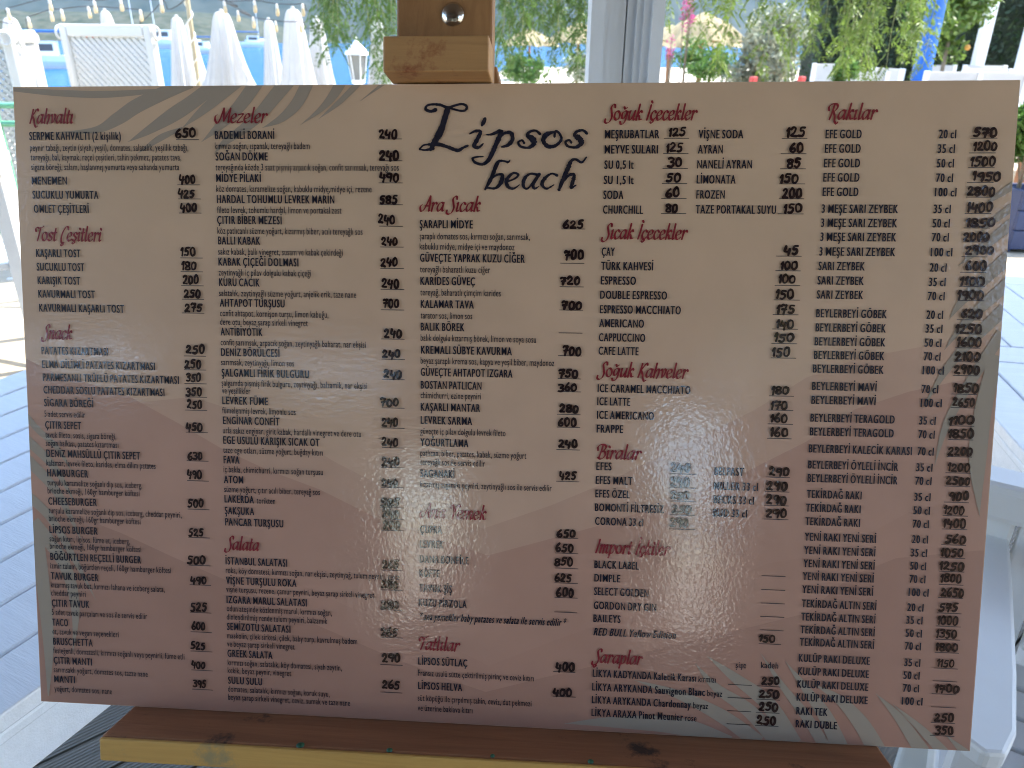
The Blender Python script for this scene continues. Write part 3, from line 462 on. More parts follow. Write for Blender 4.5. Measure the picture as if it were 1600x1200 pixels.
          ('ÇAY', 940, 960.5, 399.6), ('TÜRK KAHVESİ', 939, 1020.5, 421.8), ('ESPRESSO', 938.5, 993.5, 444.5), ('DOUBLE ESPRESSO', 937.5, 1042, 466.8), ('ESPRESSO MACCHIATO', 937, 1063.5, 489.4), ('AMERICANO', 936, 1006, 511), ('CAPPUCCINO', 935.5, 1008, 533), ('CAFE LATTE', 935, 997.5, 554), ('ICE CARAMEL MACCHIATO', 933.5, 1078.5, 612.5), ('ICE LATTE', 933, 984.5, 632.8), ('ICE AMERICANO', 932.5, 1021.5, 654), ('FRAPPE', 932, 973.5, 675.5),
          ('EFES', 931.5, 955.5, 734), ('EFES MALT', 930.5, 988, 755.6), ('EFES ÖZEL', 930, 984, 776.6), ('BOMONTİ FİLTRESİZ', 929.5, 1037, 798), ('CORONA 33 cl', 929.5, 1005, 819.5), ('BELFAST', 1116, 1162, 742), ('MILLER 33 cl', 1115, 1184, 764.7), ('BECKS 33 cl', 1114.5, 1177.5, 786), ('BUD 33 cl', 1114, 1167, 806.7), ('BLACK LABEL', 928.5, 998, 887), ('DIMPLE', 928.5, 969, 908), ('SELECT GOLDEN', 928, 1013, 929), ('GORDON DRY GIN', 927.5, 1025, 950.8), ('BAILEYS', 927, 969.5, 971), ('RED BULL Yellow Edition', 927, 1055, 992, 'i'),
          ('şişe', 1149, 1165.5, 1042.8, 'd'), ('kadeh', 1188.5, 1215.5, 1043, 'd')]: item(*a)
for a in [('LAKERDA', 351.5, 397.5, 'torikten', 401.5, 430.5, 784.7), ('LİKYA KADYANDA Kalecik Karası', 926, 1087.5, 'kırmızı', 1091, 1118, 1056.7), ('LİKYA ARYKANDA Sauvignon Blanc', 925, 1101, 'beyaz', 1104.5, 1128, 1078), ('LİKYA ARYKANDA Chardonnay', 924.5, 1079, 'beyaz', 1082.5, 1106, 1098), ('LİKYA ARAXA Pinot Meunier', 924, 1067, 'rose', 1070, 1088, 1118)]: mixed(*a)
# column 5: name, size, price
for nm, x0, x1, y, cl, c0, c1, yc, pr, p0, p1, py, r0, r1, ry in [
    ('EFE GOLD', 1289, 1345.5, 216.5, '20 cl', 1466, 1493, 216.5, '570', 1519, 1557, 215.5, 1515.5, 1557.5, 216.3), ('EFE GOLD', 1288, 1344, 239, '35 cl', 1464, 1491, 239.3, '1200', 1519, 1557, 236.5, 1513.5, 1555, 239.3), ('EFE GOLD', 1286.5, 1343, 261.7, '50 cl', 1462.5, 1489.5, 262, '1500', 1514.5, 1554.5, 261, 1512, 1553, 262.3),
    ('EFE GOLD', 1285.5, 1342, 284, '70 cl', 1461.5, 1488, 284.7, '1950', 1517.5, 1562.5, 284, 1510, 1551.5, 285.3), ('EFE GOLD', 1284.5, 1340.5, 306.5, '100 cl', 1459.5, 1493.5, 307, '2800', 1509.5, 1554, 307.5, 1508.5, 1549.5, 308.3), ('3 MEŞE SARI ZEYBEK', 1283, 1402.5, 332.7, '35 cl', 1457.5, 1484.5, 333.2, '1400', 1509, 1550, 332.5, 1506.5, 1548, 333.7),
    ('3 MEŞE SARI ZEYBEK', 1282, 1401, 354.7, '50 cl', 1456, 1483, 355.5, '1850', 1507.5, 1554, 356, 1505, 1546, 356.3), ('3 MEŞE SARI ZEYBEK', 1281, 1399.5, 376.5, '70 cl', 1455, 1481.5, 377.3, '2000', 1503.5, 1545, 377.5, 1504, 1544, 378), ('3 MEŞE SARI ZEYBEK', 1279.5, 1398, 399.4, '100 cl', 1453, 1487, 400.5, '2900', 1506.5, 1551.5, 399, 1501.5, 1542, 401.2),
    ('SARI ZEYBEK', 1278, 1350.5, 422, '20 cl', 1451.5, 1478, 424.5, '600', 1506.5, 1540, 424, 1499.5, 1540, 425.5), ('SARI ZEYBEK', 1276.5, 1349, 444.5, '35 cl', 1450, 1476.5, 447, '1100', 1498, 1537.5, 447, 1498, 1538, 447.5), ('SARI ZEYBEK', 1275.5, 1348, 466.5, '70 cl', 1448.5, 1475, 469, '1900', 1494, 1536, 469, 1496, 1537, 469.5),
    ('BEYLERBEYİ GÖBEK', 1274.5, 1385, 495.7, '20 cl', 1446.5, 1472.5, 498, '620', 1499.5, 1534, 498.5, 1494, 1534, 499.5), ('BEYLERBEYİ GÖBEK', 1273.5, 1383.5, 517.8, '35 cl', 1445, 1471.5, 519.7, '1250', 1491, 1533.5, 521, 1493, 1533, 521.5), ('BEYLERBEYİ GÖBEK', 1272, 1382.5, 539.5, '50 cl', 1443.5, 1470, 541.7, '1600', 1493.5, 1532.5, 542.5, 1491.5, 1531, 543.3),
    ('BEYLERBEYİ GÖBEK', 1271, 1381, 560.7, '70 cl', 1442.5, 1468.5, 563, '2100', 1490.5, 1531, 564, 1489.5, 1529.5, 565), ('BEYLERBEYİ GÖBEK', 1269.5, 1380, 582, '100 cl', 1440.5, 1474, 584.7, '2900', 1489, 1529.5, 585.5, 1488.5, 1528, 586.5), ('BEYLERBEYİ MAVİ', 1268, 1369, 609.2, '70 cl', 1439, 1465, 614, '1850', 1488, 1528, 614, 1486, 1526, 615.5),
    ('BEYLERBEYİ MAVİ', 1267, 1367.5, 630.7, '100 cl', 1437.5, 1470.5, 635.5, '2650', 1486.5, 1522, 635.5, 1484.5, 1523.5, 636.5), ('BEYLERBEYİ TERAGOLD', 1265.5, 1397, 658.5, '35 cl', 1435, 1461, 663, '1100', 1480.5, 1521, 663.5, 1483, 1521.5, 665), ('BEYLERBEYİ TERAGOLD', 1264.5, 1395.5, 680, '70 cl', 1434, 1459.5, 684.5, '1850', 1480, 1520.5, 685, 1480.5, 1520, 686.3),
    ('BEYLERBEYİ KALECİK KARASI', 1263, 1424, 706.5, '70 cl', 1432.5, 1458, 711, '2200', 1479.5, 1518.5, 712, 1478.5, 1518, 713), ('BEYLERBEYİ ÖYLELİ İNCİR', 1262, 1402.5, 731.5, '35 cl', 1430.5, 1456, 736, '1200', 1479, 1514.5, 737, 1476.5, 1516, 738.3), ('BEYLERBEYİ ÖYLELİ İNCİR', 1261, 1401.5, 752.5, '70 cl', 1429, 1454.5, 757, '2500', 1476.5, 1515, 758, 1475, 1515, 759),
    ('TEKİRDAĞ RAKI', 1260, 1345.5, 777.5, '35 cl', 1427.5, 1453, 782, '900', 1481.5, 1512.5, 782, 1474, 1513, 784), ('TEKİRDAĞ RAKI', 1258.5, 1344, 798.8, '50 cl', 1426, 1452, 803, '1200', 1473.5, 1505.5, 804, 1472, 1511.5, 805), ('TEKİRDAĞ RAKI', 1257.5, 1343, 820, '70 cl', 1425, 1450.5, 824, '1400', 1472, 1508, 825, 1471, 1510.5, 826),
    ('YENİ RAKI YENİ SERİ', 1256.5, 1368, 844, '20 cl', 1424, 1449, 848, '560', 1475.5, 1508, 849.5, 1470, 1508.5, 850.5), ('YENİ RAKI YENİ SERİ', 1255.5, 1367, 865, '35 cl', 1422, 1447.5, 869, '1050', 1468.5, 1504.5, 870, 1468.5, 1507.5, 871), ('YENİ RAKI YENİ SERİ', 1254.5, 1366, 885.5, '50 cl', 1421, 1446, 889.5, '1250', 1466, 1505.5, 890.5, 1467, 1506, 892),
    ('YENİ RAKI YENİ SERİ', 1253.5, 1364.5, 905.5, '70 cl', 1420, 1445, 910, '1800', 1468, 1501.5, 909.5, 1466, 1504.5, 912.5), ('YENİ RAKI YENİ SERİ', 1252.5, 1363.5, 926, '100 cl', 1418.5, 1450, 930.5, '2650', 1468.5, 1505, 932, 1465, 1504, 933), ('TEKİRDAĞ ALTIN SERİ', 1252, 1368.5, 948, '20 cl', 1416.5, 1442, 954, '575', 1465.5, 1496, 955.5, 1463, 1501.5, 957),
    ('TEKİRDAĞ ALTIN SERİ', 1251, 1367, 968.7, '35 cl', 1415, 1440.5, 974, '1000', 1463, 1496, 976, 1462, 1500.5, 977.5), ('TEKİRDAĞ ALTIN SERİ', 1250, 1366, 988.7, '50 cl', 1414, 1439.5, 994.5, '1350', 1461, 1494, 996.5, 1460.5, 1499, 998), ('TEKİRDAĞ ALTIN SERİ', 1249, 1365, 1008, '70 cl', 1413, 1438, 1014.5, '1800', 1460, 1496, 1017, 1459.5, 1497.5, 1018.5),
    ('KULÜP RAKI DELUXE', 1247.5, 1358.5, 1033, '35 cl', 1412, 1437, 1040, '1150', 1462.5, 1490, 1042, 1458, 1496, 1043), ('KULÜP RAKI DELUXE', 1246.5, 1357, 1053.5, '50 cl', 1410.5, 1436, 1060, '', 0, 0, 0, 1456.5, 1495, 1063), ('KULÜP RAKI DELUXE', 1245, 1356, 1073.5, '70 cl', 1410, 1435, 1080, '1700', 1459.5, 1498, 1081.5, 1455, 1493.5, 1083),
    ('KULÜP RAKI DELUXE', 1244, 1355, 1094, '100 cl', 1408, 1440.5, 1100, '', 0, 0, 0, 1454, 1493.5, 1103.5), ('RAKI TEK', 1243.5, 1292.5, 1115.5, '', 0, 0, 0, '250', 1458.5, 1489.5, 1127, 1453.5, 1491.5, 1128), ('RAKI DUBLE', 1242.5, 1307, 1135.5, '', 0, 0, 0, '350', 1459.5, 1488.5, 1147, 1452, 1490.5, 1148)]:
    item(nm, x0, x1, y)
    if cl: item(cl, c0, c1, yc)
    price(pr, p0, p1, py, (r0, r1, ry))
for a in ['650 274 307.5 216 276 311.5 218.6', '400 280.5 307 288 278 313.5 289', '425 279 305.5 310 279 314.5 311', '400 282 309 332 280.5 315.5 333', '150 283 307 401.5 282.5 317.5 403', '180 284.5 308.5 423.5 283 318 424.5', '200 286.5 312 444.5 284 319 446.3', '250 288 315 466 285 319.5 467.5', '275 289 317.5 487.5 285 320 489',
          '250 291 321.5 553 288 322.5 556', '250 289 316 576.5 288.5 323 577.5', '350 291 315.5 597 289 323.5 599', '350 290.5 317 619 289.5 324 620', '250 293 317 639 290 324.5 640.5', '450 291 318 674 291 325.5 675', '630 294 318 719 292.5 326.5 719.5', '490 293 316.5 748 293 327 750.5', '500 294 319.5 793 294 328 795', '525 295 319.5 837.5 295 328.7 839',
          '500 293 322.5 881 295.5 329.5 882.5', '490 298 324 912 297 330.5 913', '525 298 325 955 297.5 331 956', '600 300 322 983.5 298.5 332 986.5', '525 298.5 322 1014.5 298.5 332.5 1016.5', '400 300 322 1044 299.7 333 1046', '395 302 323.5 1074 300.5 333.5 1076',
          '240 592 621.5 217.5 591.5 628.5 217.5', '240 592.5 624.5 251.5 592 629 251.5', '490 593 624.5 285 592 629.5 286', '585 593 622 319 593 630 320', '240 591 618 350.5 593 630 353.5', '240 596 622 384 594.5 631 386', '240 594.5 622.5 417 594.5 631.5 419.3', '240 596.5 624.5 450.5 595 632 452', '700 598 624.5 481 595.5 632 484', '240 600 629 528 596 632.5 529.5', '240 597 626 560 596.5 633 561',
          '240 599.5 629 591.5 597 632.5 592.5', '700 594 624 635 597 632.5 637', '240 596.5 623 666.5 596.5 632.5 668.3', '240 596.5 623 697.5 597 632.5 699', '240 596 625.5 729 596 632 730', '240 596 622.5 760 595.5 632 761', '585 594.5 625 791.5 595 631.5 792.5', '240 597 625 809.5 596 631 810.5', '200 598.5 625.5 827 596 631 828',
          '265 597.5 624 888 595 629.5 890', '280 595.5 623 919.5 595 629.5 921', '280 595 624.5 951 595 629.5 952', '265 595 622 994 595 629.5 995', '290 597 626 1034 594.5 629.5 1037.5', '265 597 625.5 1076 594.5 629 1080.5',
          '625 879 912.5 357.5 877.5 914.5 357.8', '700 880.5 912.5 406 875.5 913 411.3', '720 874.5 907 445.5 874.5 912 448', '700 876.5 910 484 874 911 484.3', '- 0 0 0 873 910 520', '700 878 909 556 872 909 555.5', '750 872 903.5 590.5 871.5 908 591.3', '360 871 902 612 871 908 611.5', '280 873.5 904.5 645 870.5 907 647', '600 871 901 666.5 870 906.5 667', '240 872 902.5 700 869.5 906 702',
          '425 873 901 750 869 905 751.5', '650 869.5 899.5 840 868 903.5 840', '650 867.5 896.5 862.5 867.5 903.5 863.5', '850 866 895.5 884 867 903.5 887', '625 866 893.5 909 866.5 903 910', '600 868.5 897 932 866.5 902.5 932.7', '- 0 0 0 866 902 955.5', '400 867.5 898.5 1048 864.5 899 1048.5', '400 863.5 894 1086.5 863.5 899.5 1087',
          '125 1044 1071.5 214 1037 1076.5 216.5', '125 1040 1067 239 1036 1075.5 240.2', '30 1042 1065.5 263 1035 1074.5 263.5', '50 1040 1064 286 1034 1073.5 287', '60 1039 1062 309.5 1033 1072.5 310.3', '80 1039 1059 333 1032.5 1072 333.7', '125 1227 1258 215.5 1221 1261 216.6', '60 1232 1255 239.5 1219.5 1259.5 240.5', '85 1228 1251 263 1218.5 1258.5 264', '150 1217 1247.5 287 1217 1257.5 287.5',
          '200 1221 1252.5 311 1216.5 1256 310.7', '150 1223 1252.5 333.5 1215 1255 334.3', '45 1223.5 1247.5 399.5 1212 1252 400.2', '100 1218 1246 422.5 1211 1250.5 423', '100 1215 1242.5 444 1210 1249.5 446', '150 1211 1240 467.5 1208.5 1249 468.5', '175 1212 1241.5 491 1207 1247 491.4', '140 1211.5 1240 514 1206 1246 514', '150 1208.5 1240 535 1205 1245 536.5', '150 1205 1234 558 1204 1243.5 559',
          '180 1204 1232.5 617 1201 1240 618.3', '170 1203 1230 640 1200 1239 640.5', '160 1202.5 1230 661 1199 1238.5 662', '160 1202 1231 682 1198 1236.5 684.5', '240 1047 1079 738 1046 1088 740', '240 1047 1078 760 1046 1087 761.5', '250 1047 1077 781 1046 1087 782.5', '250 1049 1081 802 1046 1086 804', '290 1046 1076 824 1045 1086 826',
          '290 1200 1233 743.5 1196 1234 745', '290 1196.5 1230 766 1195 1233 767.5', '290 1196 1228.5 787.5 1193.5 1232 789', '290 1195.5 1229 809 1193 1231.5 810.5', '- 0 0 0 1189.5 1227 899', '- 0 0 0 1189 1226.5 920.5', '- 0 0 0 1188 1226 941.5', '- 0 0 0 1187.5 1225 962.5', '- 0 0 0 1187 1224 983.5', '150 1185 1211 1003 1185 1220 1005',
          '- 0 0 0 1137 1174.5 1068.5', '- 0 0 0 1136.5 1174 1089', '- 0 0 0 1136 1173.5 1109.5', '- 0 0 0 1135 1172 1130', '250 1189 1217.5 1069.5 1182 1219 1071', '250 1185 1217 1090 1181.5 1218.5 1091.5', '250 1184.5 1215.5 1110 1180.5 1217.5 1112', '250 1181.5 1212 1131 1179.5 1216 1132.5']:
    q = a.split(); price('' if q[0] == '-' else q[0], *map(float, q[1:4]), tuple(map(float, q[4:])))
# title lettering: strokes with their own pen widths, drawn at 5x of the photo
TL_ = [[(300, 150, 45), (275, 230, 45), (250, 310, 50), (215, 380, 55), (185, 430, 42), (165, 470, 25)],
       [(205, 160, 32), (165, 172, 24), (128, 155, 24), (138, 128, 18), (180, 118, 18), (240, 122, 22), (300, 142, 22), (360, 125, 18), (410, 115, 18), (446, 132, 20), (438, 162, 18), (400, 168, 18), (350, 156, 16), (312, 148, 14)],
       [(80, 467, 16), (110, 437, 14), (160, 430, 20), (230, 430, 30), (300, 450, 26), (375, 477, 28), (420, 455, 20), (455, 440, 18)], [(80, 467, 14), (120, 474, 14), (185, 462, 28)],
       [(470, 348, 10), (510, 328, 20), (555, 330, 24), (530, 390, 32), (505, 440, 32), (540, 455, 22), (575, 425, 12)], [(590, 230, 26), (580, 255, 34), (566, 282, 18)],
       [(600, 355, 10), (640, 352, 18), (715, 330, 36), (680, 420, 38), (650, 490, 38), (615, 555, 34), (570, 585, 22), (515, 572, 22), (493, 540, 20), (530, 528, 14), (575, 525, 10)], [(690, 390, 20), (740, 345, 22), (790, 340, 32), (805, 390, 32), (770, 435, 28), (720, 450, 14)],
       [(1018, 348, 24), (985, 322, 18), (940, 332, 22), (922, 360, 30), (960, 388, 48), (972, 424, 42), (930, 455, 20), (870, 447, 20), (850, 415, 20), (878, 398, 16), (895, 418, 18)],
       [(1120, 335, 18), (1068, 355, 38), (1045, 400, 34), (1080, 445, 32), (1140, 440, 26), (1185, 392, 20), (1170, 345, 20), (1140, 328, 20), (1132, 370, 20)],
       [(1385, 345, 22), (1353, 320, 18), (1308, 330, 22), (1290, 358, 30), (1328, 386, 48), (1340, 422, 42), (1298, 453, 20), (1238, 445, 20), (1218, 413, 20), (1246, 396, 16), (1263, 416, 18)],
       [(592, 780, 20), (640, 690, 32), (675, 600, 32), (700, 562, 24), (740, 560, 14), (770, 568, 18), (785, 552, 8)], [(640, 695, 18), (690, 665, 18), (725, 672, 28), (712, 730, 34), (670, 772, 18), (610, 768, 16)],
       [(770, 720, 12), (830, 692, 16), (848, 664, 18), (808, 655, 18), (760, 705, 30), (768, 758, 28), (812, 775, 16), (858, 745, 8)], [(1002, 668, 20), (942, 660, 16), (897, 700, 28), (890, 755, 26), (922, 775, 14), (975, 712, 18), (1008, 665, 22)], [(1015, 662, 22), (968, 735, 28), (975, 775, 20), (1010, 758, 8)],
       [(1152, 672, 22), (1110, 658, 14), (1062, 690, 26), (1035, 738, 30), (1068, 776, 16), (1128, 745, 10)], [(1168, 782, 24), (1200, 700, 34), (1240, 610, 34), (1265, 557, 24), (1300, 548, 20), (1345, 570, 18), (1381, 530, 12)], [(1200, 725, 14), (1245, 672, 18), (1285, 668, 26), (1272, 730, 30), (1262, 768, 24), (1300, 748, 10)]]
for nm, sl in (('title_lettering', TL_[:11]), ('title_lettering', TL_[11:])):
    mb = MB()
    for i, st in enumerate(sl):
        q = [(*B(640+x/5, 140+y/5), w_/5) for x, y, w_ in st]; s = px_scale(q[0][0], q[0][1]); P3 = spline(q, 9); wd = np.maximum(P3[:, 2], 1.2)/s*(1+.10*rng.standard_normal(len(P3)))
        ribbon(mb, P3[:, :2], wd, TZ+i*.00002)
    mb.build(nm, inkm, board)
# ------------------------------------------------------------------ easel
def wood(name, c1, c2, stain=None, stretch=(2, 30, 30)):
    m = bpy.data.materials.new(name); m.use_nodes = True; t = m.node_tree; b = t.nodes['Principled BSDF']; b.inputs['Roughness'].default_value = .55; L = t.links
    co = t.nodes.new('ShaderNodeTexCoord'); mp = t.nodes.new('ShaderNodeMapping'); mp.inputs['Scale'].default_value = stretch; L.new(co.outputs['Object'], mp.inputs[0])
    nz = t.nodes.new('ShaderNodeTexNoise'); nz.inputs['Scale'].default_value = 2.2; nz.inputs['Detail'].default_value = 7; nz.inputs['Roughness'].default_value = .7; nz.inputs['Distortion'].default_value = .8; L.new(mp.outputs[0], nz.inputs['Vector'])
    rp = t.nodes.new('ShaderNodeValToRGB'); rp.color_ramp.elements[0].position = .3; rp.color_ramp.elements[1].position = .72; rp.color_ramp.elements[0].color = (*c2, 1); rp.color_ramp.elements[1].color = (*c1, 1); L.new(nz.outputs['Fac'], rp.inputs[0])
    last = rp.outputs[0]
    if stain:
        n2 = t.nodes.new('ShaderNodeTexNoise'); n2.inputs['Scale'].default_value = 11; n2.inputs['Detail'].default_value = 8; n2.inputs['Roughness'].default_value = .7; L.new(co.outputs['Object'], n2.inputs['Vector'])
        r2 = t.nodes.new('ShaderNodeValToRGB'); r2.color_ramp.elements[0].position = .60; r2.color_ramp.elements[1].position = .68; r2.color_ramp.elements[0].color = (0, 0, 0, 1); L.new(n2.outputs['Fac'], r2.inputs[0])
        mx = t.nodes.new('ShaderNodeMix'); mx.data_type = 'RGBA'; L.new(r2.outputs[0], mx.inputs[0]); L.new(last, mx.inputs[6]); mx.inputs[7].default_value = (*stain, 1); last = mx.outputs[2]
    L.new(last, b.inputs['Base Color'])
    bp = t.nodes.new('ShaderNodeBump'); bp.inputs['Strength'].default_value = .35; bp.inputs['Distance'].default_value = .0015; L.new(nz.outputs['Fac'], bp.inputs['Height']); L.new(bp.outputs[0], b.inputs['Normal'])
    return m
w_mast = wood('easel_wood', (.42, .22, .085), (.25, .12, .045), None, (20, 3, 20)); w_block = wood('block_wood', (.50, .28, .11), (.36, .19, .072), (.24, .075, .025))
w_top = wood('shelf_wood', (.42, .19, .085), (.24, .10, .045), (.05, .03, .022)); w_pine = wood('pine_edge', (.62, .36, .095), (.46, .25, .06), (.32, .24, .11))
easel = empty('easel'); easel.matrix_world = BM
tag(easel, 'brown stained wooden easel holding the menu board, with yellow edged shelf', 'easel')
V0 = -.872
MB().box((-.0885, V0, -.031), (-.0015, .95, -.0075), bev=.002).build('mast', w_mast, easel)
MB().box((-.092, .6015, -.0065), (-.0005, .6315, .030), bev=.0015).build('clamp_block', w_block, easel)
bo = MB().lathe([(0, .0048), (.004, .0046), (.0078, .0034), (.0103, .0012), (.0108, 0)], n=28).build('bolt', steel, easel); bo.location = (-.0375, .6625, -.0078)
MB().box((-.354, -.0225, -.030), (.3685, -.0005, .0515), bev=.0022).build('shelf', w_top, easel)
MB().box((-.3535, -.0228, .0517), (.368, -.0009, .0562), bev=.0018).build('front_edge', w_pine, easel)
dg_ = mat('green_paint', (.02, .10, .045), .5)
for (u, r_) in ((-.165, .0040), (-.082, .003), (.012, .0022), (.1, .0028)):
    d_ = MB().lathe([(r_, -.0004), (r_*.9, .0008), (r_*.4, .0015), (0, .0017)], n=10).build('paint_drip', dg_, easel); d_.rotation_euler = (-math.pi/2, 0, 0); d_.location = (u, -.0006, .049)
for sg in (-1, 1):
    a = Vector((-.045+sg*.02, .62, -.048)); c = Vector((-.045+sg*.335, V0, -.048)); e = (c-a).normalized(); X = e.cross(Vector((0, 0, 1))).normalized(); L_ = (c-a).length
    Mx = Matrix(((X.x, e.x, 0, a.x), (X.y, e.y, 0, a.y), (0, 0, 1, a.z), (0, 0, 0, 1)))
    MB().box((-.026, 0, -.015), (.026, L_, .0165), Mx, bev=.002).build('leg', w_mast, easel)
a = BM.inverted() @ Vector((-.075, 1.38, .012)); tp = Vector((-.045, .72, -.05)); e = (a-tp).normalized(); X = Vector((1, 0, 0)); X = (X-e*X.dot(e)).normalized(); Z = X.cross(e)
Mx = Matrix(((X.x, e.x, Z.x, tp.x), (X.y, e.y, Z.y, tp.y), (X.z, e.z, Z.z, tp.z), (0, 0, 0, 1)))
MB().box((-.02, 0, -.014), (.02, (a-tp).length, .014), Mx, bev=.002).build('rear_leg', w_mast, easel)
# ------------------------------------------------------------------ white plank tables
tab_m = mat('table_paint', (.87, .89, .92), .26, var=.05, scale=9, bump=.12, bscale=50, stretch=(1, 8, 8))
def plank_table(e, nlo, nhi, alo, ahi, npl, cross, label):
    """planks along unit vector e; n = e turned right; offsets nlo..nhi across, alo..ahi along"""
    e = Vector((*e, 0)).normalized(); n = Vector((e.y, -e.x, 0)); org = n*((nlo+nhi)/2)+e*((alo+ahi)/2); W_, L_ = nhi-nlo, ahi-alo
    t = empty('plank_table', (org.x, org.y, 0), math.atan2(e.y, e.x)-math.pi/2)      # local y along the planks, x = n
    tag(t, label, 'table')
    pw = W_/npl
    segs = [(-L_/2, L_/2)] if not cross else [(-L_/2+.11, -.06), (.06, L_/2-.11)]
    for k in range(npl):
        for (s0, s1) in segs:
            MB().box((-W_/2+k*pw+.0022, s0+.001, .716), (-W_/2+(k+1)*pw-.0022, s1-.001, .74+random.uniform(-.0006, .0006)), bev=.003).build('plank', tab_m, t)
    if cross:
        for (s0, s1) in ((-L_/2, -L_/2+.108), (-.058, .058), (L_/2-.108, L_/2)): MB().box((-W_/2+.002, s0+.001, .716), (W_/2-.002, s1-.001, .7403), bev=.003).build('plank', tab_m, t)
    i_ = .0
    MB().box((-W_/2+.004, -L_/2+.004, .698), (W_/2-.004, L_/2-.004, .7155), bev=.004).build('under_board', tab_m, t)
    ap = MB()
    for (lo, hi) in (((-W_/2+.012, -L_/2+.03), (-W_/2+.034, L_/2-.03)), ((W_/2-.034, -L_/2+.03), (W_/2-.012, L_/2-.03)), ((-W_/2+.034, -L_/2+.03), (W_/2-.034, -L_/2+.052)), ((-W_/2+.034, L_/2-.052), (W_/2-.034, L_/2-.03))): ap.box((*lo, .632), (*hi, .6975))
    ap.build('apron', tab_m, t)
    for sx in (-1, 1):
        for sy in (-1, 1): MB().box((sx*(W_/2-.075)-.033, sy*(L_/2-.092)-.033, .0006), (sx*(W_/2-.075)+.033, sy*(L_/2-.092)+.033, .6975), bev=.004).build('leg', tab_m, t)
    return t
plank_table((.45, .893), -1.736, -.799, -.30, 1.10, 10, False, 'white plank table behind the board edge near the green railing')
plank_table((.18, .984), .738, 1.66, 1.20, 2.79, 9, True, 'white plank table with a cross board in the middle, beside the white armchair')
# ------------------------------------------------------------------ white armchair facing the board
ch = empty('armchair', (0, 0, 0)); f_ = Vector((.5, .866, 0)); l_ = Vector((.866, -.5, 0))
org = f_*1.17+l_*.42; ch.location = org; ch.rotation_euler = (0, 0, math.atan2(f_.y, f_.x)-math.pi/2)   # local x = sideways, y = towards the backrest
tag(ch, 'white armchair with flat arms and a blue cushion, facing the menu board', 'chair')
cw = mat('chair_plastic', (.80, .80, .78), .38, var=.04, scale=4)
for sx in (-1, 1):
    MB().box((sx*.245-.032, .23, .0006), (sx*.245+.032, .285, .70), bev=.008).build('rear_leg', cw, ch)
    MB().box((sx*.245-.024, -.25, .0006), (sx*.245+.024, -.20, .628), bev=.008).build('front_leg', cw, ch)
    pts = [(-.030, .25), (.030, .25), (.034, .05), (.036, -.12), (.034, -.24), (.022, -.285), (0, -.297), (-.022, -.285), (-.034, -.24), (-.036, -.12), (-.032, .05)]
    a = MB().prism([(sx*.245+x, y) for x, y in pts], .63, .66); o = a.build('arm', cw, ch); bv = o.modifiers.new('bevel', 'BEVEL'); bv.width = .006; bv.segments = 2
    MB().box((sx*.245-.020, -.198, .36), (sx*.245+.020, .228, .435), bev=.006).build('side_rail', cw, ch)
MB().box((-.30, .20, .702), (.30, .285, .775), bev=.014).build('top_rail', cw, ch)
for k in range(7): MB().box((-.205+k*.0595, .235, .44), (-.205+k*.0595+.050, .262, .703), bev=.004).build('back_slat', cw, ch)
for k in range(6): MB().box((-.222, -.225+k*.075, .40), (.222, -.225+k*.075+.066, .425), bev=.004).build('seat_slat', cw, ch)
blue = mat('blue_fabric', (.01, .08, .30), .8, var=.15, scale=20, bump=.3, bscale=300)
cu = MB().box((-.05, -.20, .4265), (.20, .20, .475), bev=.018).build('seat_cushion', blue); cu.location = ch.location; cu.rotation_euler = ch.rotation_euler
tag(cu, 'bright blue seat cushion lying on the white armchair', 'cushion')
# ------------------------------------------------------------------ covered terrace: white posts and a boarded roof overhead
RZ = 2.75
postm = mat('post_paint', (.62, .66, .70), .45, var=.08, scale=3, bump=.06, bscale=40)
roofm = mat('roof_timber', (.09, .055, .03), .7, var=.35, scale=6, stretch=(10, 1, 10)); roof = empty('terrace_roof', (1.5, 1.0, RZ)); tag(roof, 'dark brown boarded timber terrace roof above the tables', 'roof')
RX0, RX1, RY0, RY1 = -3.0, 3.9, -2.0, 3.35
for k in range(18): MB().box((RX0-1.5+k*.4+.002, RY0-1.0, .0), (min(RX0-1.5+(k+1)*.4, RX1-1.5)-.002, RY1-1.0, .04)).build('roof_board', roofm, roof)
for y in (RY0+.1, 1.75, RY1-.12): MB().box((RX0-1.5, y-1.0-.05, -.14), (RX1-1.5, y-1.0+.05, -.001)).build('beam', roofm, roof)
pa, pb = at(922, 60, 1.75), at(1035, 60, 1.75); px0, px1 = pa[0], pb[0]; pc = (px0+px1)/2; pw = px1-px0
post = empty('double_post', (pc, 1.75, 0)); tag(post, 'pale grey double post of two joined profiles behind the board', 'post')
for sg in (-1, 1):
    p = MB(); x = lambda a, b_: (min(sg*a, sg*b_), max(sg*a, sg*b_))
    for (a, b_, yf) in ((.0015, .020, .022), (.020, .034, .012), (.034, .050, .004), (.050, pw/2, -.006)):
        lo, hi = x(a, b_); p.box((lo, yf, .0006), (hi-.0 if sg > 0 else hi, .085, RZ-.141))
    p.build('profile', postm, post)
for sg in (-1, 1):
    s_ = MB().lathe([(0, .004), (.004, .0035), (.0065, .0)], n=14).build('bolt', steel, post); s_.rotation_euler = (math.pi/2, 0, 0); s_.location = (sg*.0105, .0218, 1.345)
def plain_post(x, y, label, m=white_paint, r=.06, top=RZ-.141, z0=-.0114):
    o = MB().box((x-r, y-r, z0), (x+r, y+r, top), bev=.008).build('square_post', m); tag(o, label, 'post'); return o
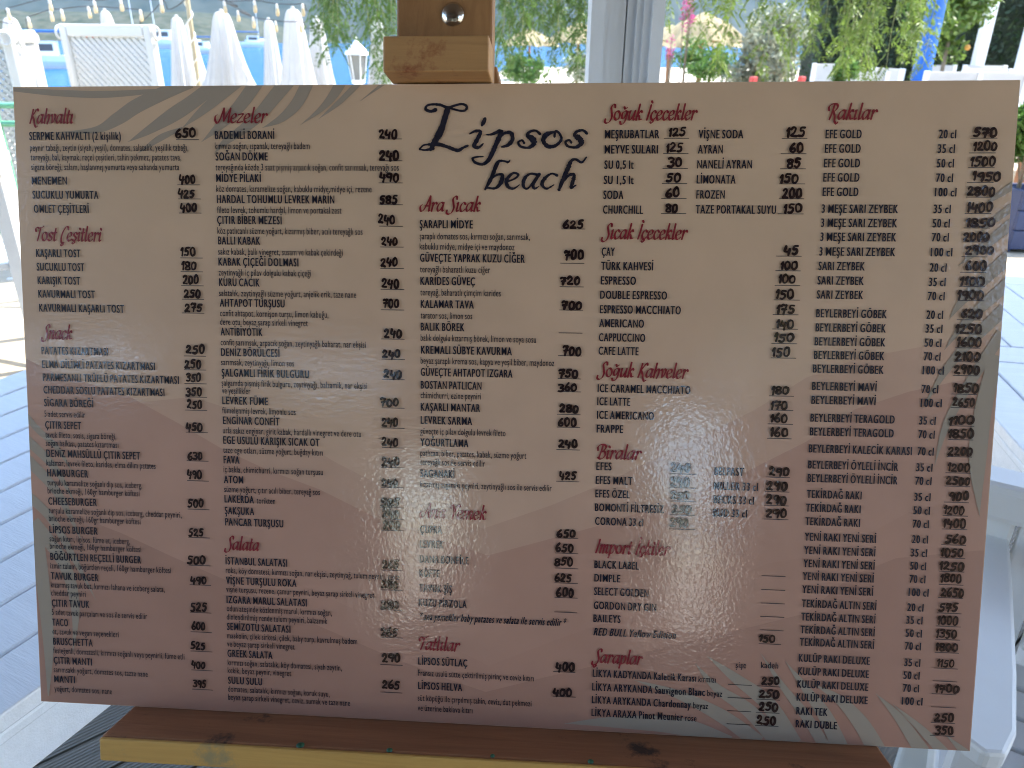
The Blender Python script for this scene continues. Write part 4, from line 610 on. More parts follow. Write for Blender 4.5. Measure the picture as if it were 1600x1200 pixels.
plain_post(float(at(694, 60, 3.23)[0]), 3.23, 'white square post directly behind the easel mast'); plain_post(3.85, 3.23, 'white square post at the garden corner of the roof'); plain_post(-2.87, -1.75, 'white square post at the rear corner by the hedge'); plain_post(3.85, -1.8, 'white square post at the rear corner by the house')
# ------------------------------------------------------------------ beach furniture ahead
def leaf_cloud(centres, n_per, spread, size, aspect=2.2):
    """random leaf quads round centres"""
    c = np.repeat(np.asarray(centres), n_per, 0); N = len(c)
    d = rng.standard_normal((N, 3)); d /= np.linalg.norm(d, axis=1)[:, None]; p = c+d*(rng.random((N, 1))**.45)*np.asarray(spread)
    a = rng.standard_normal((N, 3)); a /= np.linalg.norm(a, axis=1)[:, None]; b_ = np.cross(a, rng.standard_normal((N, 3))); b_ /= np.linalg.norm(b_, axis=1)[:, None]
    s = size*rng.uniform(.6, 1.3, (N, 1)); a = a*s; b_ = b_*s/aspect
    return np.stack([p-a, p+b_, p+a, p-b_], 1)
umb_pole = mat('umbrella_pole', (.55, .50, .42), .5, var=.1)
def closed_umbrella(seed, folds=9, rb=.30, Lc=1.35, top=2.35):
    rg = np.random.default_rng(seed); u = empty('closed_umbrella')
    MB().tube([(0, 0, 0), (0, 0, top-.05)], .022, 8).build('pole', umb_pole, u)
    n = 72; prof = [(0.012, 0.0), (.05, .012), (.075, .05), (.095, .14), (.12, .32), (.15, .55), (.185, .8), (.225, 1.02), (.27, 1.2), (.30, 1.35)]
    ph = rg.uniform(0, 6.28, 3); vs = []; m = len(prof); lean = rg.normal(0, .03, 2)
    for (r_, dz) in prof:
        k = dz/1.35
        for j in range(n):
            q = 2*math.pi*j/n; fold = abs(math.cos(q*folds/2+ph[0]))**.6
            rr = r_*rb/.30*(1-.55*k**.5*fold+.12*math.sin(2*q+ph[1])*k); drop = dz*Lc/1.35*(1+.10*k*math.sin(q*folds+ph[2])+.06*k*math.sin(3*q+ph[1]))
            vs.append((rr*math.cos(q)+lean[0]*k, rr*math.sin(q)+lean[1]*k, top-drop))
    fs = [(i*n+j, i*n+(j+1) % n, (i+1)*n+(j+1) % n, (i+1)*n+j) for i in range(m-1) for j in range(n)]
    MB().add(vs, fs, True).build('canopy', canvas, u)
    MB().lathe([(.0, .02), (.02, .012), (.03, -.01), (.0, -.012)], (0, 0, top+.012), 12).build('finial', canvas, u)
    return u
def place_top(o, px, py, D, top):
    P = at(px, py, D); o.location = (P[0], P[1], P[2]-top); return P
GU = 'closed umbrellas along the beach'
for i, (px, py, D, lab, rb, Lc) in enumerate([(14, 24, 10.5, 'closed white beach umbrella behind the pair of upright loungers', .34, 1.3), (163, 14, 13.5, 'closed white beach umbrella behind the wide upright lounger', .30, 1.4), (275, 24, 13.0, 'closed white beach umbrella beside the leaning pole', .33, 1.35), (293, 36, 15.5, 'closed white beach umbrella crossed by the leaning pole', .30, 1.4),
        (345, 15, 11.5, 'closed white beach umbrella with wide flared hem', .40, 1.12), (419, 28, 13.5, 'slim closed white beach umbrella next to the tallest one', .28, 1.4), (457, 11, 11.2, 'tall closed white beach umbrella, fullest of the row', .40, 1.3), (494, 26, 12.2, 'closed white beach umbrella partly behind the hanging pepper branches', .34, 1.3), (588, 20, 13.0, 'closed white beach umbrella beside the lantern', .30, 1.4)]):
    u = closed_umbrella(i+3, 8+i % 3, rb, Lc, 2.35); tag(u, lab, 'umbrella', GU); place_top(u, px, py, D, 2.37)
    u.rotation_euler = (0, 0, i*1.3)
    zb = u.location.z; base = MB().lathe([(.0, .12), (.05, .12), (.22, .05), (.24, .0)], (0, 0, LAND-zb), 20).build('base', umb_pole, u)
    if zb > LAND: MB().tube([(0, 0, LAND-zb), (0, 0, .01)], .022, 8).build('pole', umb_pole, u)
# upright loungers (stood on end), lattice beds
lat_m = mat('lounger_plastic', (.66, .66, .64), .4, trans=.12)
def lounger(W_=.68, L_=1.9):
    t = empty('sun_lounger'); fr = MB(); b_ = .055
    fr.box((-W_/2, -.03, 0), (-W_/2+b_, .03, L_), bev=.012); fr.box((W_/2-b_, -.03, 0), (W_/2, .03, L_), bev=.012); fr.box((-W_/2+b_, -.028, L_-.075), (W_/2-b_, .028, L_-.002), bev=.012); fr.box((-W_/2+b_, -.028, .05), (W_/2-b_, .028, .12), bev=.012)
    fr.build('frame', lat_m, t)
    la = MB(); x0, x1, z0, z1 = -W_/2+b_, W_/2-b_, L_-1.0, L_-.076; st = .046
    def strip(c, sg, y):       # line z = sg*x + c clipped to the panel
        pts = []
        for x in (x0, x1):
            z = sg*x+c
            if z0 <= z <= z1: pts.append((x, z))
        for z in (z0, z1):
            x = (z-c)/sg
            if x0 < x < x1: pts.append((x, z))
        if len(pts) >= 2:
            (xa, za), (xb, zb) = pts[0], pts[-1]; hw = .0115*1.414
            la.add([(xa, y, za-hw), (xb, y, zb-hw), (xb, y, zb+hw), (xa, y, za+hw), (xa, y+.008, za-hw), (xb, y+.008, zb-hw), (xb, y+.008, zb+hw), (xa, y+.008, za+hw)], [(0, 1, 2, 3), (7, 6, 5, 4), (0, 4, 5, 1), (3, 2, 6, 7)])
    c = z0-.5
    while c < z1+.5: strip(c, -1, -.008); strip(c, 1, .002); c += st
    la.build('lattice', lat_m, t)
    for sx in (-1, 1): MB().tube([(sx*(W_/2+.02)+.0, .03*math.cos(q), L_-.05+.036*math.sin(q)) for q in np.linspace(0, 6.28, 17)], .008, 6).build('wheel_rim', lat_m, t)
    for sx in (-1, 1): MB().box((sx*(W_/2-.03)-.02, .031, .35), (sx*(W_/2-.03)+.02, .33, .40), bev=.006).build('leg', lat_m, t)
    return t
def place_lounger(xa, xb, ytop, D, yaw, lab, tilt=0.0, L_=1.9, W_=.68):
    t = lounger(W_, L_); P = at((xa+xb)/2, ytop, D); t.location = (P[0], P[1], LAND+.002); sc = (P[2]-LAND)/L_
    t.scale = (1, 1, sc); t.rotation_euler = (tilt, 0, yaw); tag(t, lab, 'sun lounger', 'sun loungers stood on end'); return t
place_lounger(88, 242, 38, 5.3, R(-14), 'wide white lattice sun lounger stood upright, facing the board')
place_lounger(-122, -28, 52, 4.9, R(18), 'white lattice sun lounger stood upright, foremost of the leaning pair', W_=.66)
place_lounger(14, 42, 47, 5.15, R(108), 'white lattice sun lounger stood upright, turned edge on behind its pair', W_=.62)
# leaning pole wound with a light rope
bam = mat('pole_wood', (.46, .38, .24), .6, var=.3, scale=20, stretch=(1, 1, .2))
a, c = at(292, -6, 7.5), at(313, 150, 7.5); e = (c-a)/np.linalg.norm(c-a); g = a+e*((LAND-a[2])/e[2]); top_ = a-e*1.4
lp = empty('leaning_pole', g); tag(lp, 'thin leaning wooden pole wound with a light rope on the beach', 'pole')
MB().tube([(0, 0, 0), tuple(top_-g)], [.021, .017], 10).build('shaft', bam, lp)
rope_m = mat('light_rope', (.82, .80, .70), .5); ax = Vector(top_-g); Ln = ax.length; axn = ax.normalized(); s1 = axn.orthogonal().normalized(); s2 = axn.cross(s1)
MB().tube([axn*(Ln*k/240)+(s1*math.cos(k*.55)+s2*math.sin(k*.55))*.026 for k in range(241)], .005, 5).build('rope', rope_m, lp)
# lantern on a white column
P = at(557, 78, 9.0); ln = empty('garden_lantern', (P[0], P[1], LAND)); tag(ln, 'small white lantern on a column in front of the sea', 'lamp'); hz_ = P[2]-LAND; lw = .105
MB().lathe([(.13, 0), (.13, .06), (.06, .10), (.05, .5), (.04, hz_-.36), (.075, hz_-.33), (.075, hz_-.30)], n=16).build('column', white_paint, ln)
lm = MB()
for k in range(6):
    q = math.pi*k/3; lm.tube([(.07*math.cos(q), .07*math.sin(q), hz_-.30), (lw*math.cos(q), lw*math.sin(q), hz_-.05)], .007, 5)
lm.build('cage', white_paint, ln)
gl = mat('lantern_glass', (.30, .31, .30), .12, trans=.3); MB().lathe([(.064, hz_-.298), (.098, hz_-.052)], n=6, smooth=False).build('glass', gl, ln)
MB().lathe([(lw+.03, hz_-.049), (lw+.02, hz_-.02), (.06, hz_+.045), (.015, hz_+.09), (.015, hz_+.12), (0, hz_+.13)], n=6, smooth=False).build('cap', white_paint, ln)
# festoon lights
wire_m = mat('wire', (.03, .03, .035), .6); bulb_m = mat('bulb_glass', (.62, .48, .28), .15, coat=.6); sock_m = mat('bulb_socket', (.70, .66, .58), .5)
bulb_me = MB().lathe([(0, -.058), (.012, -.055), (.0145, -.042), (.0155, -.028), (.012, -.012), (.010, .0)], n=14).mesh('bulb'); bulb_me.materials.append(bulb_m)
sock_me = MB().lathe([(.0105, .0), (.0105, .026), (.006, .034), (0, .034)], n=10).mesh('socket'); sock_me.materials.append(sock_m)
for D, pts, lab in ((6.5, [(-40, 26), (13, 20), (78, 5), (148, 8), (189, 5), (252, 7), (300, 0)], 'festoon light string strung highest over the loungers'), (7.0, [(-20, 46), (45, 33), (80, 22), (97, 21), (139, 17), (220, 22), (240, 25)], 'festoon light string hanging low behind the wide lounger'),
                    (6.8, [(330, -4), (351, 9), (398, 8), (433, 13), (473, 13), (520, 2)], 'festoon light string passing above the tall closed umbrella'), (7.4, [(352, 10), (372, 23), (396, 33), (431, 39), (470, 40), (520, 30)], 'festoon light string hanging low between two closed umbrellas')):
    W3 = [at(x, y, D) for x, y in pts]; W3[0] = W3[0]; o = empty('festoon_lights', W3[0]); tag(o, lab, 'light string', 'festoon lights')
    full = [np.array([W3[0][0]-2.2, W3[0][1]-1.0, 2.75])]+W3+[np.array([W3[-1][0]+2.0, W3[-1][1]-1.0, 2.9])]
    MB().tube([tuple(p-W3[0]+np.array([0, 0, .034])) for p in spline(full, 6)], .0035, 5).build('wire', wire_m, o)
    for p in W3[1:-1]:
        s_ = new_obj('socket', sock_me, o); s_.location = Vector(p-W3[0]); bb = new_obj('bulb', bulb_me, s_)
# boats on the bay
hullm = mat('boat_white', (.80, .80, .78), .35); navy = mat('boat_blue', (.02, .13, .38), .5); dkw = mat('boat_dark', (.05, .05, .06), .3); redp = mat('red_cloth', (.6, .03, .02), .6)
def hull(L_, Bm, Hh):
    secs = [(-.5, .82, 0), (-.3, 1, 0), (0, 1, .02), (.25, .82, .08), (.42, .42, .2), (.5, .02, .32)]; vs = []
    for s, bw_, up in secs:
        for y, z in ((-1, 1), (-.93, .55), (-.55, -.25), (0, -.4), (.55, -.25), (.93, .55), (1, 1)): vs.append((s*L_, y*bw_*Bm/2, z*Hh+up*Hh*(1 if z > 0 else .4)))
    n = 7; fs = [(i*n+j, (i+1)*n+j, (i+1)*n+j+1, i*n+j+1) for i in range(len(secs)-1) for j in range(n-1)]+[tuple(range(n))]+[(i*n, i*n+n-1, (i+1)*n+n-1, (i+1)*n) for i in range(len(secs)-1)]
    return MB().add(vs, fs)
def motor_boat(px, py, L_, yaw, lab, canopy=True):
    P = hit(px, py, SEA); t = empty('motor_boat', P, yaw); tag(t, lab, 'boat'); Bm = L_*.34; Hh = L_*.13
    hull(L_, Bm, Hh).build('hull', hullm, t)
    MB().box((-.12*L_, -Bm*.36, Hh), (.18*L_, Bm*.36, Hh*2.1), bev=.05).build('cabin', hullm, t); MB().box((.181*L_, -Bm*.3, Hh*1.3), (.186*L_, Bm*.3, Hh*1.95)).build('windscreen', dkw, t)
    for sy in (-1, 1): MB().box((-.08*L_, sy*Bm*.361-.01, Hh*1.35), (.14*L_, sy*Bm*.361+.01, Hh*1.9)).build('window', dkw, t)
    if canopy:
        MB().box((-.40*L_, -Bm*.42, Hh*2.75), (.20*L_, Bm*.42, Hh*2.95), bev=.04).build('canopy', navy, t)
        for x in (-.38, .18):
            for sy in (-1, 1): MB().tube([(x*L_, sy*Bm*.38, Hh*.9), (x*L_, sy*Bm*.38, Hh*2.76)], .02, 6).build('canopy_post', steel, t)
        MB().box((-.49*L_, -.01, Hh*2.3), (-.41*L_, .01, Hh*2.7)).build('flag', redp, t)
    return t
motor_boat(78, 107, 6.8, R(205), 'white motor boat with a blue canopy and red flag between the loungers'); motor_boat(318, 84, 6.0, R(170), 'small white motor boat with a red flag behind the leaning pole'); motor_boat(395, 74, 9, R(15), 'white motor boat moored far out beside the flared umbrella')
motor_boat(262, 76, 12, R(185), 'long white motor yacht far out past the wide lounger', False)
for px, py, L_, mh, lab in ((246, 70, 11, 14, 'white sailing boat with bare mast far out past the wide lounger'), (213, 71, 10, 12, 'white sailing boat with bare mast mostly behind the wide lounger'), (405, 68, 10, 13, 'white sailing boat with bare mast between closed umbrellas')):
    P = hit(px, py, SEA); t = empty('sailing_boat', P, R(200)); tag(t, lab, 'boat'); hull(L_, L_*.3, L_*.1).build('hull', hullm, t); MB().box((-.2*L_, -L_*.07, L_*.1), (.15*L_, L_*.07, L_*.16), bev=.05).build('cabin', hullm, t)
    MB().tube([(0, 0, L_*.1), (0, 0, mh)], .11, 6).build('mast', hullm, t); MB().tube([(0, 0, L_*.2), (-.38*L_, 0, L_*.2)], .16, 6).build('boom', navy, t)
# straw parasols further along the beach
straw = mat('straw', (.30, .25, .15), .9, var=.3, scale=6, bump=.5, bscale=25, spec=.1)
for px, py, D, wd, lab in ((828, 44, 42, 2.9, 'straw beach parasol beside the easel post, partly behind branches'), (905, 34, 30, 2.4, 'straw beach parasol close to the pale double post'), (1050, 38, 24, 2.0, 'straw beach parasol with brown stem right of the double post'), (1102, 18, 20, 2.2, 'straw beach parasol behind pink blossom'), (1118, 42, 33, 2.4, 'low straw beach parasol behind the olive bush')):
    P = at(px, py, D); t = empty('straw_parasol', (P[0], P[1], LAND)); tag(t, lab, 'parasol', 'straw parasols'); h_ = P[2]-LAND
    n = 40; vs = [(0, 0, h_)]; fs = []
    for j in range(n):
        q = 2*math.pi*j/n; r_ = wd/2*(1+rng.normal(0, .03)); vs.append((r_*.55*math.cos(q), r_*.55*math.sin(q), h_-.20*wd*.55-rng.random()*.03)); 
    for j in range(n):
        q = 2*math.pi*j/n; r_ = wd/2*(1+rng.normal(0, .04)); vs.append((r_*math.cos(q), r_*math.sin(q), h_-.27*wd-rng.random()*.10))
    fs = [(0, 1+j, 1+(j+1) % n) for j in range(n)]+[(1+j, 1+n+j, 1+n+(j+1) % n, 1+(j+1) % n) for j in range(n)]
    MB().add(vs, fs).build('thatch', straw, t); MB().tube([(0, 0, 0), (0, 0, h_-.05)], .05, 8).build('stem', mat('stem_brown', (.30, .12, .04), .7), t)
# ------------------------------------------------------------------ pepper trees with hanging branches
bark = mat('bark', (.20, .16, .11), .9, var=.4, scale=12, bump=.8, bscale=30); pep = mat('pepper_leaf', (.10, .18, .04), .55, var=.45, scale=3, trans=.45); pep2 = mat('pepper_leaf_yellow', (.15, .23, .04), .55, var=.6, scale=3, trans=.45); twig = mat('twig', (.22, .24, .10), .8)
def strands(starts, lens, sway, leaf_len=.20):
    """hanging branchlets with pinnate leaves -> leaflet quads and twig tubes"""
    Q = []; tw = MB()
    for S, L_ in zip(starts, lens):
        drift = rng.normal(0, sway, 2); ns = max(4, int(L_/.10)); pts = []
        for k in range(ns+1):
            s = k/ns; pts.append(np.array([S[0]+drift[0]*s*s+.02*math.sin(5*s+S[0]*9), S[1]+drift[1]*s*s, S[2]-L_*s]))
        tw.tube([tuple(p) for p in pts], [.0045*(1-.7*k/ns) for k in range(ns+1)], 4, False)
        nl = int(L_/.064)
        for k in range(nl):
            s = (k+rng.random()*.6)/nl; f = s*ns; i = min(int(f), ns-1); p = pts[i]+(pts[i+1]-pts[i])*(f-i); az = k*2.4+rng.random(); out = np.array([math.cos(az), math.sin(az), -rng.uniform(.5, 1.4)]); out /= np.linalg.norm(out)
            ll = leaf_len*rng.uniform(.6, 1.1)*(1-.35*s); m = 9; sd = np.cross(out, [0, 0, 1.0]); sd /= np.linalg.norm(sd)+1e-9; sd = sd*math.cos(rng.uniform(-.8, .8))+np.cross(out, sd)*math.sin(rng.uniform(-.9, .9)); sd /= np.linalg.norm(sd)
            for j in range(m):
                bq = p+out*ll*(j+1)/m+np.array([0, 0, -.25*ll*((j+1)/m)**2])
                for sg in (-1, 1):
                    tip = (sd*sg*.85+out*.55+np.array([0, 0, -.2]))*rng.uniform(.032, .05)*(1-.35*j/m); wv_ = np.cross(tip, rng.standard_normal(3)); wv_ = wv_/(np.linalg.norm(wv_)+1e-9)*.0062
                    Q.append((bq, bq+tip*.45+wv_, bq+tip, bq+tip*.45-wv_))
    return np.array(Q), tw
def pepper_tree(px, D, hub_z, starts, lens, lab, m, sway=.10):
    P = at(px, 60, D); t = empty('pepper_tree', (P[0], P[1], LAND)); tag(t, lab, 'tree'); O = np.array([P[0], P[1], LAND])
    MB().tube([(0, 0, 0), (.03, .02, .7), (-.02, .05, 1.6), (.02, .03, hub_z-LAND)], [.13, .10, .09, .075], 12).build('trunk', bark, t)
    hub = np.array([P[0]+.02, P[1]+.03, hub_z]); sg = sorted(range(len(starts)), key=lambda i: math.atan2(starts[i][1]-hub[1], starts[i][0]-hub[0])); lb = MB(); ng = 14
    for g in range(ng):
        ids = sg[g*len(sg)//ng:(g+1)*len(sg)//ng]
        if not ids: continue
        c = np.mean([starts[i] for i in ids], 0); mid = (hub+c)/2+np.array([0, 0, .45]); top = c+np.array([0, 0, .25])
        lb.tube([tuple(hub-O-np.array([0, 0, .1])), tuple(mid-O), tuple(top-O)], [.05, .03, .014], 6)
        for i in ids:
            s = np.array(starts[i]); lb.tube([tuple(top-O), tuple((top+s)/2+np.array([0, 0, .12])-O), tuple(s-O)], [.010, .007, .0045], 4, False)
    lb.build('limbs', bark, t)
    Q, tw = strands(starts, lens, sway); o = new_obj('foliage', quads_mesh('foliage', Q-O), t, m); o['kind'] = 'stuff'
    tw.v = [tuple(np.array(q)-O) for q in tw.v]; o2 = tw.build('twigs', twig, t); o2['kind'] = 'stuff'
def bunch(specs, D0, D1, n_extra, xr):
    st, ln = [], []
    for px, py, n in specs:                 # strands whose tips hang to about (px, py)
        for _ in range(max(1, n if D1 > 6.5 else (n+2)//3)):
            D = rng.uniform(D0, D1); tip = at(px+rng.normal(0, 9), py+rng.normal(0, 14), D); zt = rng.uniform(2.1, 2.9); st.append((tip[0], tip[1], zt)); ln.append(zt-tip[2])
    for _ in range(n_extra):                # the rest of the crown, above the view
        px = rng.uniform(*xr); D = rng.uniform(D0-.6, D1+2.2); q = at(px, 60, D); zt = rng.uniform(2.9, 3.7); st.append((q[0], q[1], zt)); ln.append(rng.uniform(.5, .9))
    return st, ln
st, ln_ = bunch([(505, 30, 3), (520, 60, 4), (535, 70, 4), (548, 55, 3), (560, 35, 3), (590, 128, 3), (598, 120, 3), (612, 50, 3), (618, 40, 3), (640, 60, 2), (700, 70, 2), (782, 110, 4), (795, 70, 3), (805, 60, 3), (820, 40, 3), (838, 55, 3), (848, 90, 4), (862, 60, 3), (872, 45, 3), (885, 105, 4), (893, 60, 3), (905, 40, 3), (915, 70, 3)], 5.6, 6.8, 40, (480, 930))
pepper_tree(694, 6.3, 2.75, st, ln_, 'pepper tree with hanging feathery branches behind the easel mast', pep)
st, ln_ = bunch([(1045, 45, 2), (1062, 40, 3), (1075, 75, 3), (1110, 30, 2), (1130, 70, 3), (1138, 110, 4), (1150, 60, 3), (1165, 40, 3), (1182, 30, 2), (1205, 40, 3), (1225, 90, 4), (1240, 105, 4), (1252, 70, 3), (1270, 40, 4), (1282, 60, 3), (1300, 128, 6), (1310, 90, 4), (1330, 60, 3), (1345, 100, 5), (1358, 110, 5), (1372, 105, 5), (1385, 110, 5), (1395, 100, 4), (1408, 60, 4), (1418, 95, 4)], 4.9, 6.2, 40, (1000, 1430))
pepper_tree(985, 6.0, 2.75, st, ln_, 'yellow green pepper tree with long hanging branches behind the pale post', pep2)
# ------------------------------------------------------------------ garden on the right: raised terrace, hedge, chairs
UP = .22
MB().box((4.1, 8.6, -.41), (26, 22, UP)).build('upper_terrace', stone)['kind'] = 'structure'
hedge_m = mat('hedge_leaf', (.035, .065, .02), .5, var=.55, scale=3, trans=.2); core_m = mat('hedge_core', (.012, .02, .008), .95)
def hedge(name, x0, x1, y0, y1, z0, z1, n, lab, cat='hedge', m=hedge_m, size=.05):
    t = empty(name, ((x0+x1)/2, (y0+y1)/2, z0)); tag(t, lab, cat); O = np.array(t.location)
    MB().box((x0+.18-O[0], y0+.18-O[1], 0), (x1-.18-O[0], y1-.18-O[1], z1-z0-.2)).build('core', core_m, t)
    nn = n; c = np.stack([rng.uniform(x0, x1, nn), rng.uniform(y0, y1, nn), rng.uniform(z0, z1, nn)], 1); fsel = rng.random(nn)
    c[fsel < .62, 1] = y0+rng.random((fsel < .62).sum())**2*.3; c[fsel > .82, 2] = z1-rng.random((fsel > .82).sum())*.3
    q = leaf_cloud(c, 1, .12, size)-O; o = new_obj('foliage', quads_mesh('foliage', q), t, m); o['kind'] = 'stuff'
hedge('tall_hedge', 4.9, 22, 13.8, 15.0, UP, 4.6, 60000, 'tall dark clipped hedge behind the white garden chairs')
def bush(px, py, D, r3, n, m, lab, z0, stems=5, size=.03, name='bush', cat='bush'):
    P = at(px, py, D); t = empty(name, (P[0], P[1], z0)); tag(t, lab, cat); h_ = P[2]-z0; sm_ = MB()
    cs = []
    for k in range(26):
        d = rng.standard_normal(3); d /= np.linalg.norm(d); cs.append(np.array([0, 0, h_])+d*rng.random()**.4*np.array(r3)*.8)
    for k in range(stems):
        c = cs[k]; sm_.tube([(rng.normal(0, .02), rng.normal(0, .02), 0), (c[0]*.3, c[1]*.3, max(.1, c[2]*.5)), tuple(c)], [.008, .006, .004], 6)
    sm_.build('stem', bark, t); o = new_obj('foliage', quads_mesh('foliage', leaf_cloud(cs, n//26, np.array(r3)*.38, size, 2.6)), t, m); o['kind'] = 'stuff'; return t
olive = mat('olive_leaf', (.30, .33, .24), .5, var=.4, scale=4, trans=.3); pinkm = mat('bougainvillea', (.45, .10, .24), .6, var=.3, scale=9, trans=.4); grn = mat('shrub_leaf', (.09, .19, .035), .5, var=.5, scale=5, trans=.4); citrus = mat('citrus_leaf', (.12, .20, .03), .45, var=.5, scale=5, trans=.35)
bush(1196, 95, 8.2, (.42, .4, .52), 5200, olive, 'silvery olive bush left of the hanging yellow green branches', LAND, size=.032)
bush(1318, 112, 8.0, (.14, .14, .2), 1300, grn, 'small rounded green shrub below the hanging branches', LAND, size=.022)
bush(1080, 85, 11, (.3, .3, .25), 1500, grn, 'low green shrub beside the pink blossom', LAND, size=.03); bush(1115, 100, 10, (.35, .3, .22), 1500, grn, 'low green shrub in front of the olive bush', LAND, size=.03)
bush(822, 108, 16, (.5, .4, .3), 1500, grn, 'green shrub by the waterline left of the double post', LAND, size=.05); bush(912, 108, 18, (.5, .4, .4), 1500, olive, 'pale shrub close to the double post at the waterline', LAND, size=.05)
bush(1076, 20, 8.5, (.10, .1, .22), 210, pinkm, 'pink bougainvillea spray right of the pale double post', LAND, size=.022); bush(1047, 75, 9.0, (.06, .06, .15), 100, pinkm, 'low pink bougainvillea spray beside the brown parasol stem', LAND, size=.02)
def potted_tree(px, ptop, pbot, D, r3, z0, lab):
    P = at(px, (ptop), D); t = empty('citrus_tree', (P[0], P[1], z0)); tag(t, lab, 'tree'); hc = P[2]-z0
    MB().tube([(0, 0, .0), (.01, 0, hc*.5), (0, .01, hc)], [.035, .028, .02], 8).build('trunk', bark, t)
    cs = [np.array([0, 0, hc])+d for d in (rng.standard_normal((30, 3))*np.array(r3)*.45)]
    o = new_obj('crown', quads_mesh('crown', leaf_cloud(cs, 110, np.array(r3)*.4, .045, 2.2)), t, citrus); o['kind'] = 'stuff'
    om = mat('orange_fruit', (.55, .26, .04), .5); fm = MB().lathe([(0, -.035), (.025, -.025), (.036, 0), (.025, .025), (0, .035)], n=12).mesh('fruit'); fm.materials.append(om)
    for k in range(4):
        f = new_obj('fruit', fm, t); f.location = Vector(cs[k]*1.0)+Vector((rng.normal(0, .1), -r3[1]*.5, rng.normal(0, .1)))
potted_tree(1492, 18, 105, 10.8, (.42, .4, .52), UP, 'small citrus tree with thin trunk between the blue column and white post')
bluep = mat('blue_paint', (.012, .12, .46), .45, var=.12, scale=4)
P = at(1443, 100, 9.6); c_ = empty('blue_column', (P[0], P[1], UP)); tag(c_, 'bright blue painted column right of the hanging branches', 'column')
MB().lathe([(.16, 0), (.16, .12), (.105, .18), (.098, 2.6), (.15, 2.7), (.15, 2.9)], n=24).build('shaft', bluep, c_)
P = at(1532, 80, 12.2); o = MB().box((-.07, -.07, 0), (.07, .07, 3.0), bev=.01).build('white_garden_post', white_paint); o.location = (P[0], P[1], UP); tag(o, 'white square post in front of the dark hedge', 'post')
P = at(1606, 70, 9.6); o = MB().box((-.06, -.06, 0), (.06, .06, 2.8), bev=.01).build('pale_garden_post', white_paint); o.location = (P[0], P[1], UP); tag(o, 'white square post at the far right end of the garden chairs', 'post')
# white garden chairs and tables
def garden_chair():
    t = empty('garden_chair')
    for sx in (-1, 1):
        MB().box((sx*.25-.022, .20, 0), (sx*.25+.022, .245, .88), bev=.004).build('rear_leg', white_paint, t); MB().box((sx*.25-.022, -.23, 0), (sx*.25+.022, -.19, .62), bev=.004).build('front_leg', white_paint, t); MB().box((sx*.25-.03, -.25, .621), (sx*.25+.03, .198, .645), bev=.004).build('arm', white_paint, t)
    MB().box((-.226, .208, .66), (.226, .235, .875), bev=.006).build('backrest', canvas, t); MB().box((-.226, -.22, .42), (.226, .2, .45), bev=.006).build('seat', canvas, t); return t
g0 = garden_chair(); first = True
for px, py, D, yaw, lab in ((1318, 92, 11.5, 8, 'white garden chair behind the hanging branches'), (1418, 103, 9.9, 100, 'white garden chair left of the blue column'), (1478, 91, 11.6, 0, 'white garden chair just behind the citrus trunk'), (1474, 107, 9.1, 178, 'white garden chair in front of the blue column with its back to the board'), (1528, 95, 10.4, 185, 'white garden chair at the foot of the white post'),
                            (1556, 89, 11.8, -5, 'white garden chair close to the dark hedge'), (1548, 104, 9.2, 176, 'white garden chair nearest the board beside its twin'), (1340, 110, 9.6, 170, 'white garden chair under the hanging branches with its back to the board')):
    o = g0 if first else copy_tree(g0); first = False; P = at(px, py, D); s = (P[2]-UP)/.88; o.location = (P[0], P[1], UP+.001); o.rotation_euler = (0, 0, R(yaw)); tag(o, lab, 'chair', 'white garden chairs'); o.scale = (min(max(s, .9), 1.12),)*3
def garden_table(px, D, w_, lab, z0):
    P = at(px, 110, D); t = empty('garden_table', (P[0], P[1], z0+.001)); tag(t, lab, 'table')
    MB().box((-w_/2, -.4, .72), (w_/2, .4, .75), bev=.006).build('tabletop', white_paint, t)
    for sx in (-1, 1):
        for sy in (-1, 1): MB().box((sx*(w_/2-.08)-.03, sy*.32-.03, 0), (sx*(w_/2-.08)+.03, sy*.32+.03, .719), bev=.004).build('leg', white_paint, t)
garden_table(1370, 10.7, .9, 'white garden table under the hanging branches', UP); garden_table(1515, 12.9, .9, 'white garden table in front of the dark hedge', UP)
# white low wall, red arm chair, pale stones on the beach side
P = at(1100, 118, 13); wl = MB().box((-1.0, -.12, 0), (.35, .12, .5), bev=.02).build('low_wall', white_paint); wl.location = (P[0], P[1], LAND+.002); tag(wl, 'low white plastered wall right of the double post', 'wall')
P = at(850, 120, 20); wl = MB().box((-2.2, -.12, 0), (2.6, .12, .42), bev=.02).build('low_wall', white_paint); wl.location = (P[0], P[1], LAND+.002); tag(wl, 'low white plastered wall between easel and double post', 'wall')
P = at(1192, 118, 7.0); rc = empty('red_chair', (P[0], P[1], LAND+.001), R(200)); tag(rc, 'faded red plastic chair half hidden below the olive bush', 'chair'); rdp = mat('red_plastic', (.62, .07, .06), .45); hz_ = P[2]-LAND; k_ = hz_/.80
for sx in (-1, 1):
    MB().box((sx*.24-.025, .18, 0), (sx*.24+.025, .23, .8*k_), bev=.006).build('rear_leg', rdp, rc); MB().box((sx*.24-.025, -.22, 0), (sx*.24+.025, -.17, .62*k_), bev=.006).build('front_leg', rdp, rc); MB().box((sx*.24-.03, -.24, .621*k_), (sx*.24+.03, .178, .65*k_), bev=.006).build('arm', rdp, rc)
MB().box((-.214, .185, .4*k_), (.214, .215, .58*k_), bev=.008).build('backrest', rdp, rc); MB().box((-.214, -.2, .42*k_), (.214, .18, .45*k_), bev=.008).build('seat', rdp, rc)
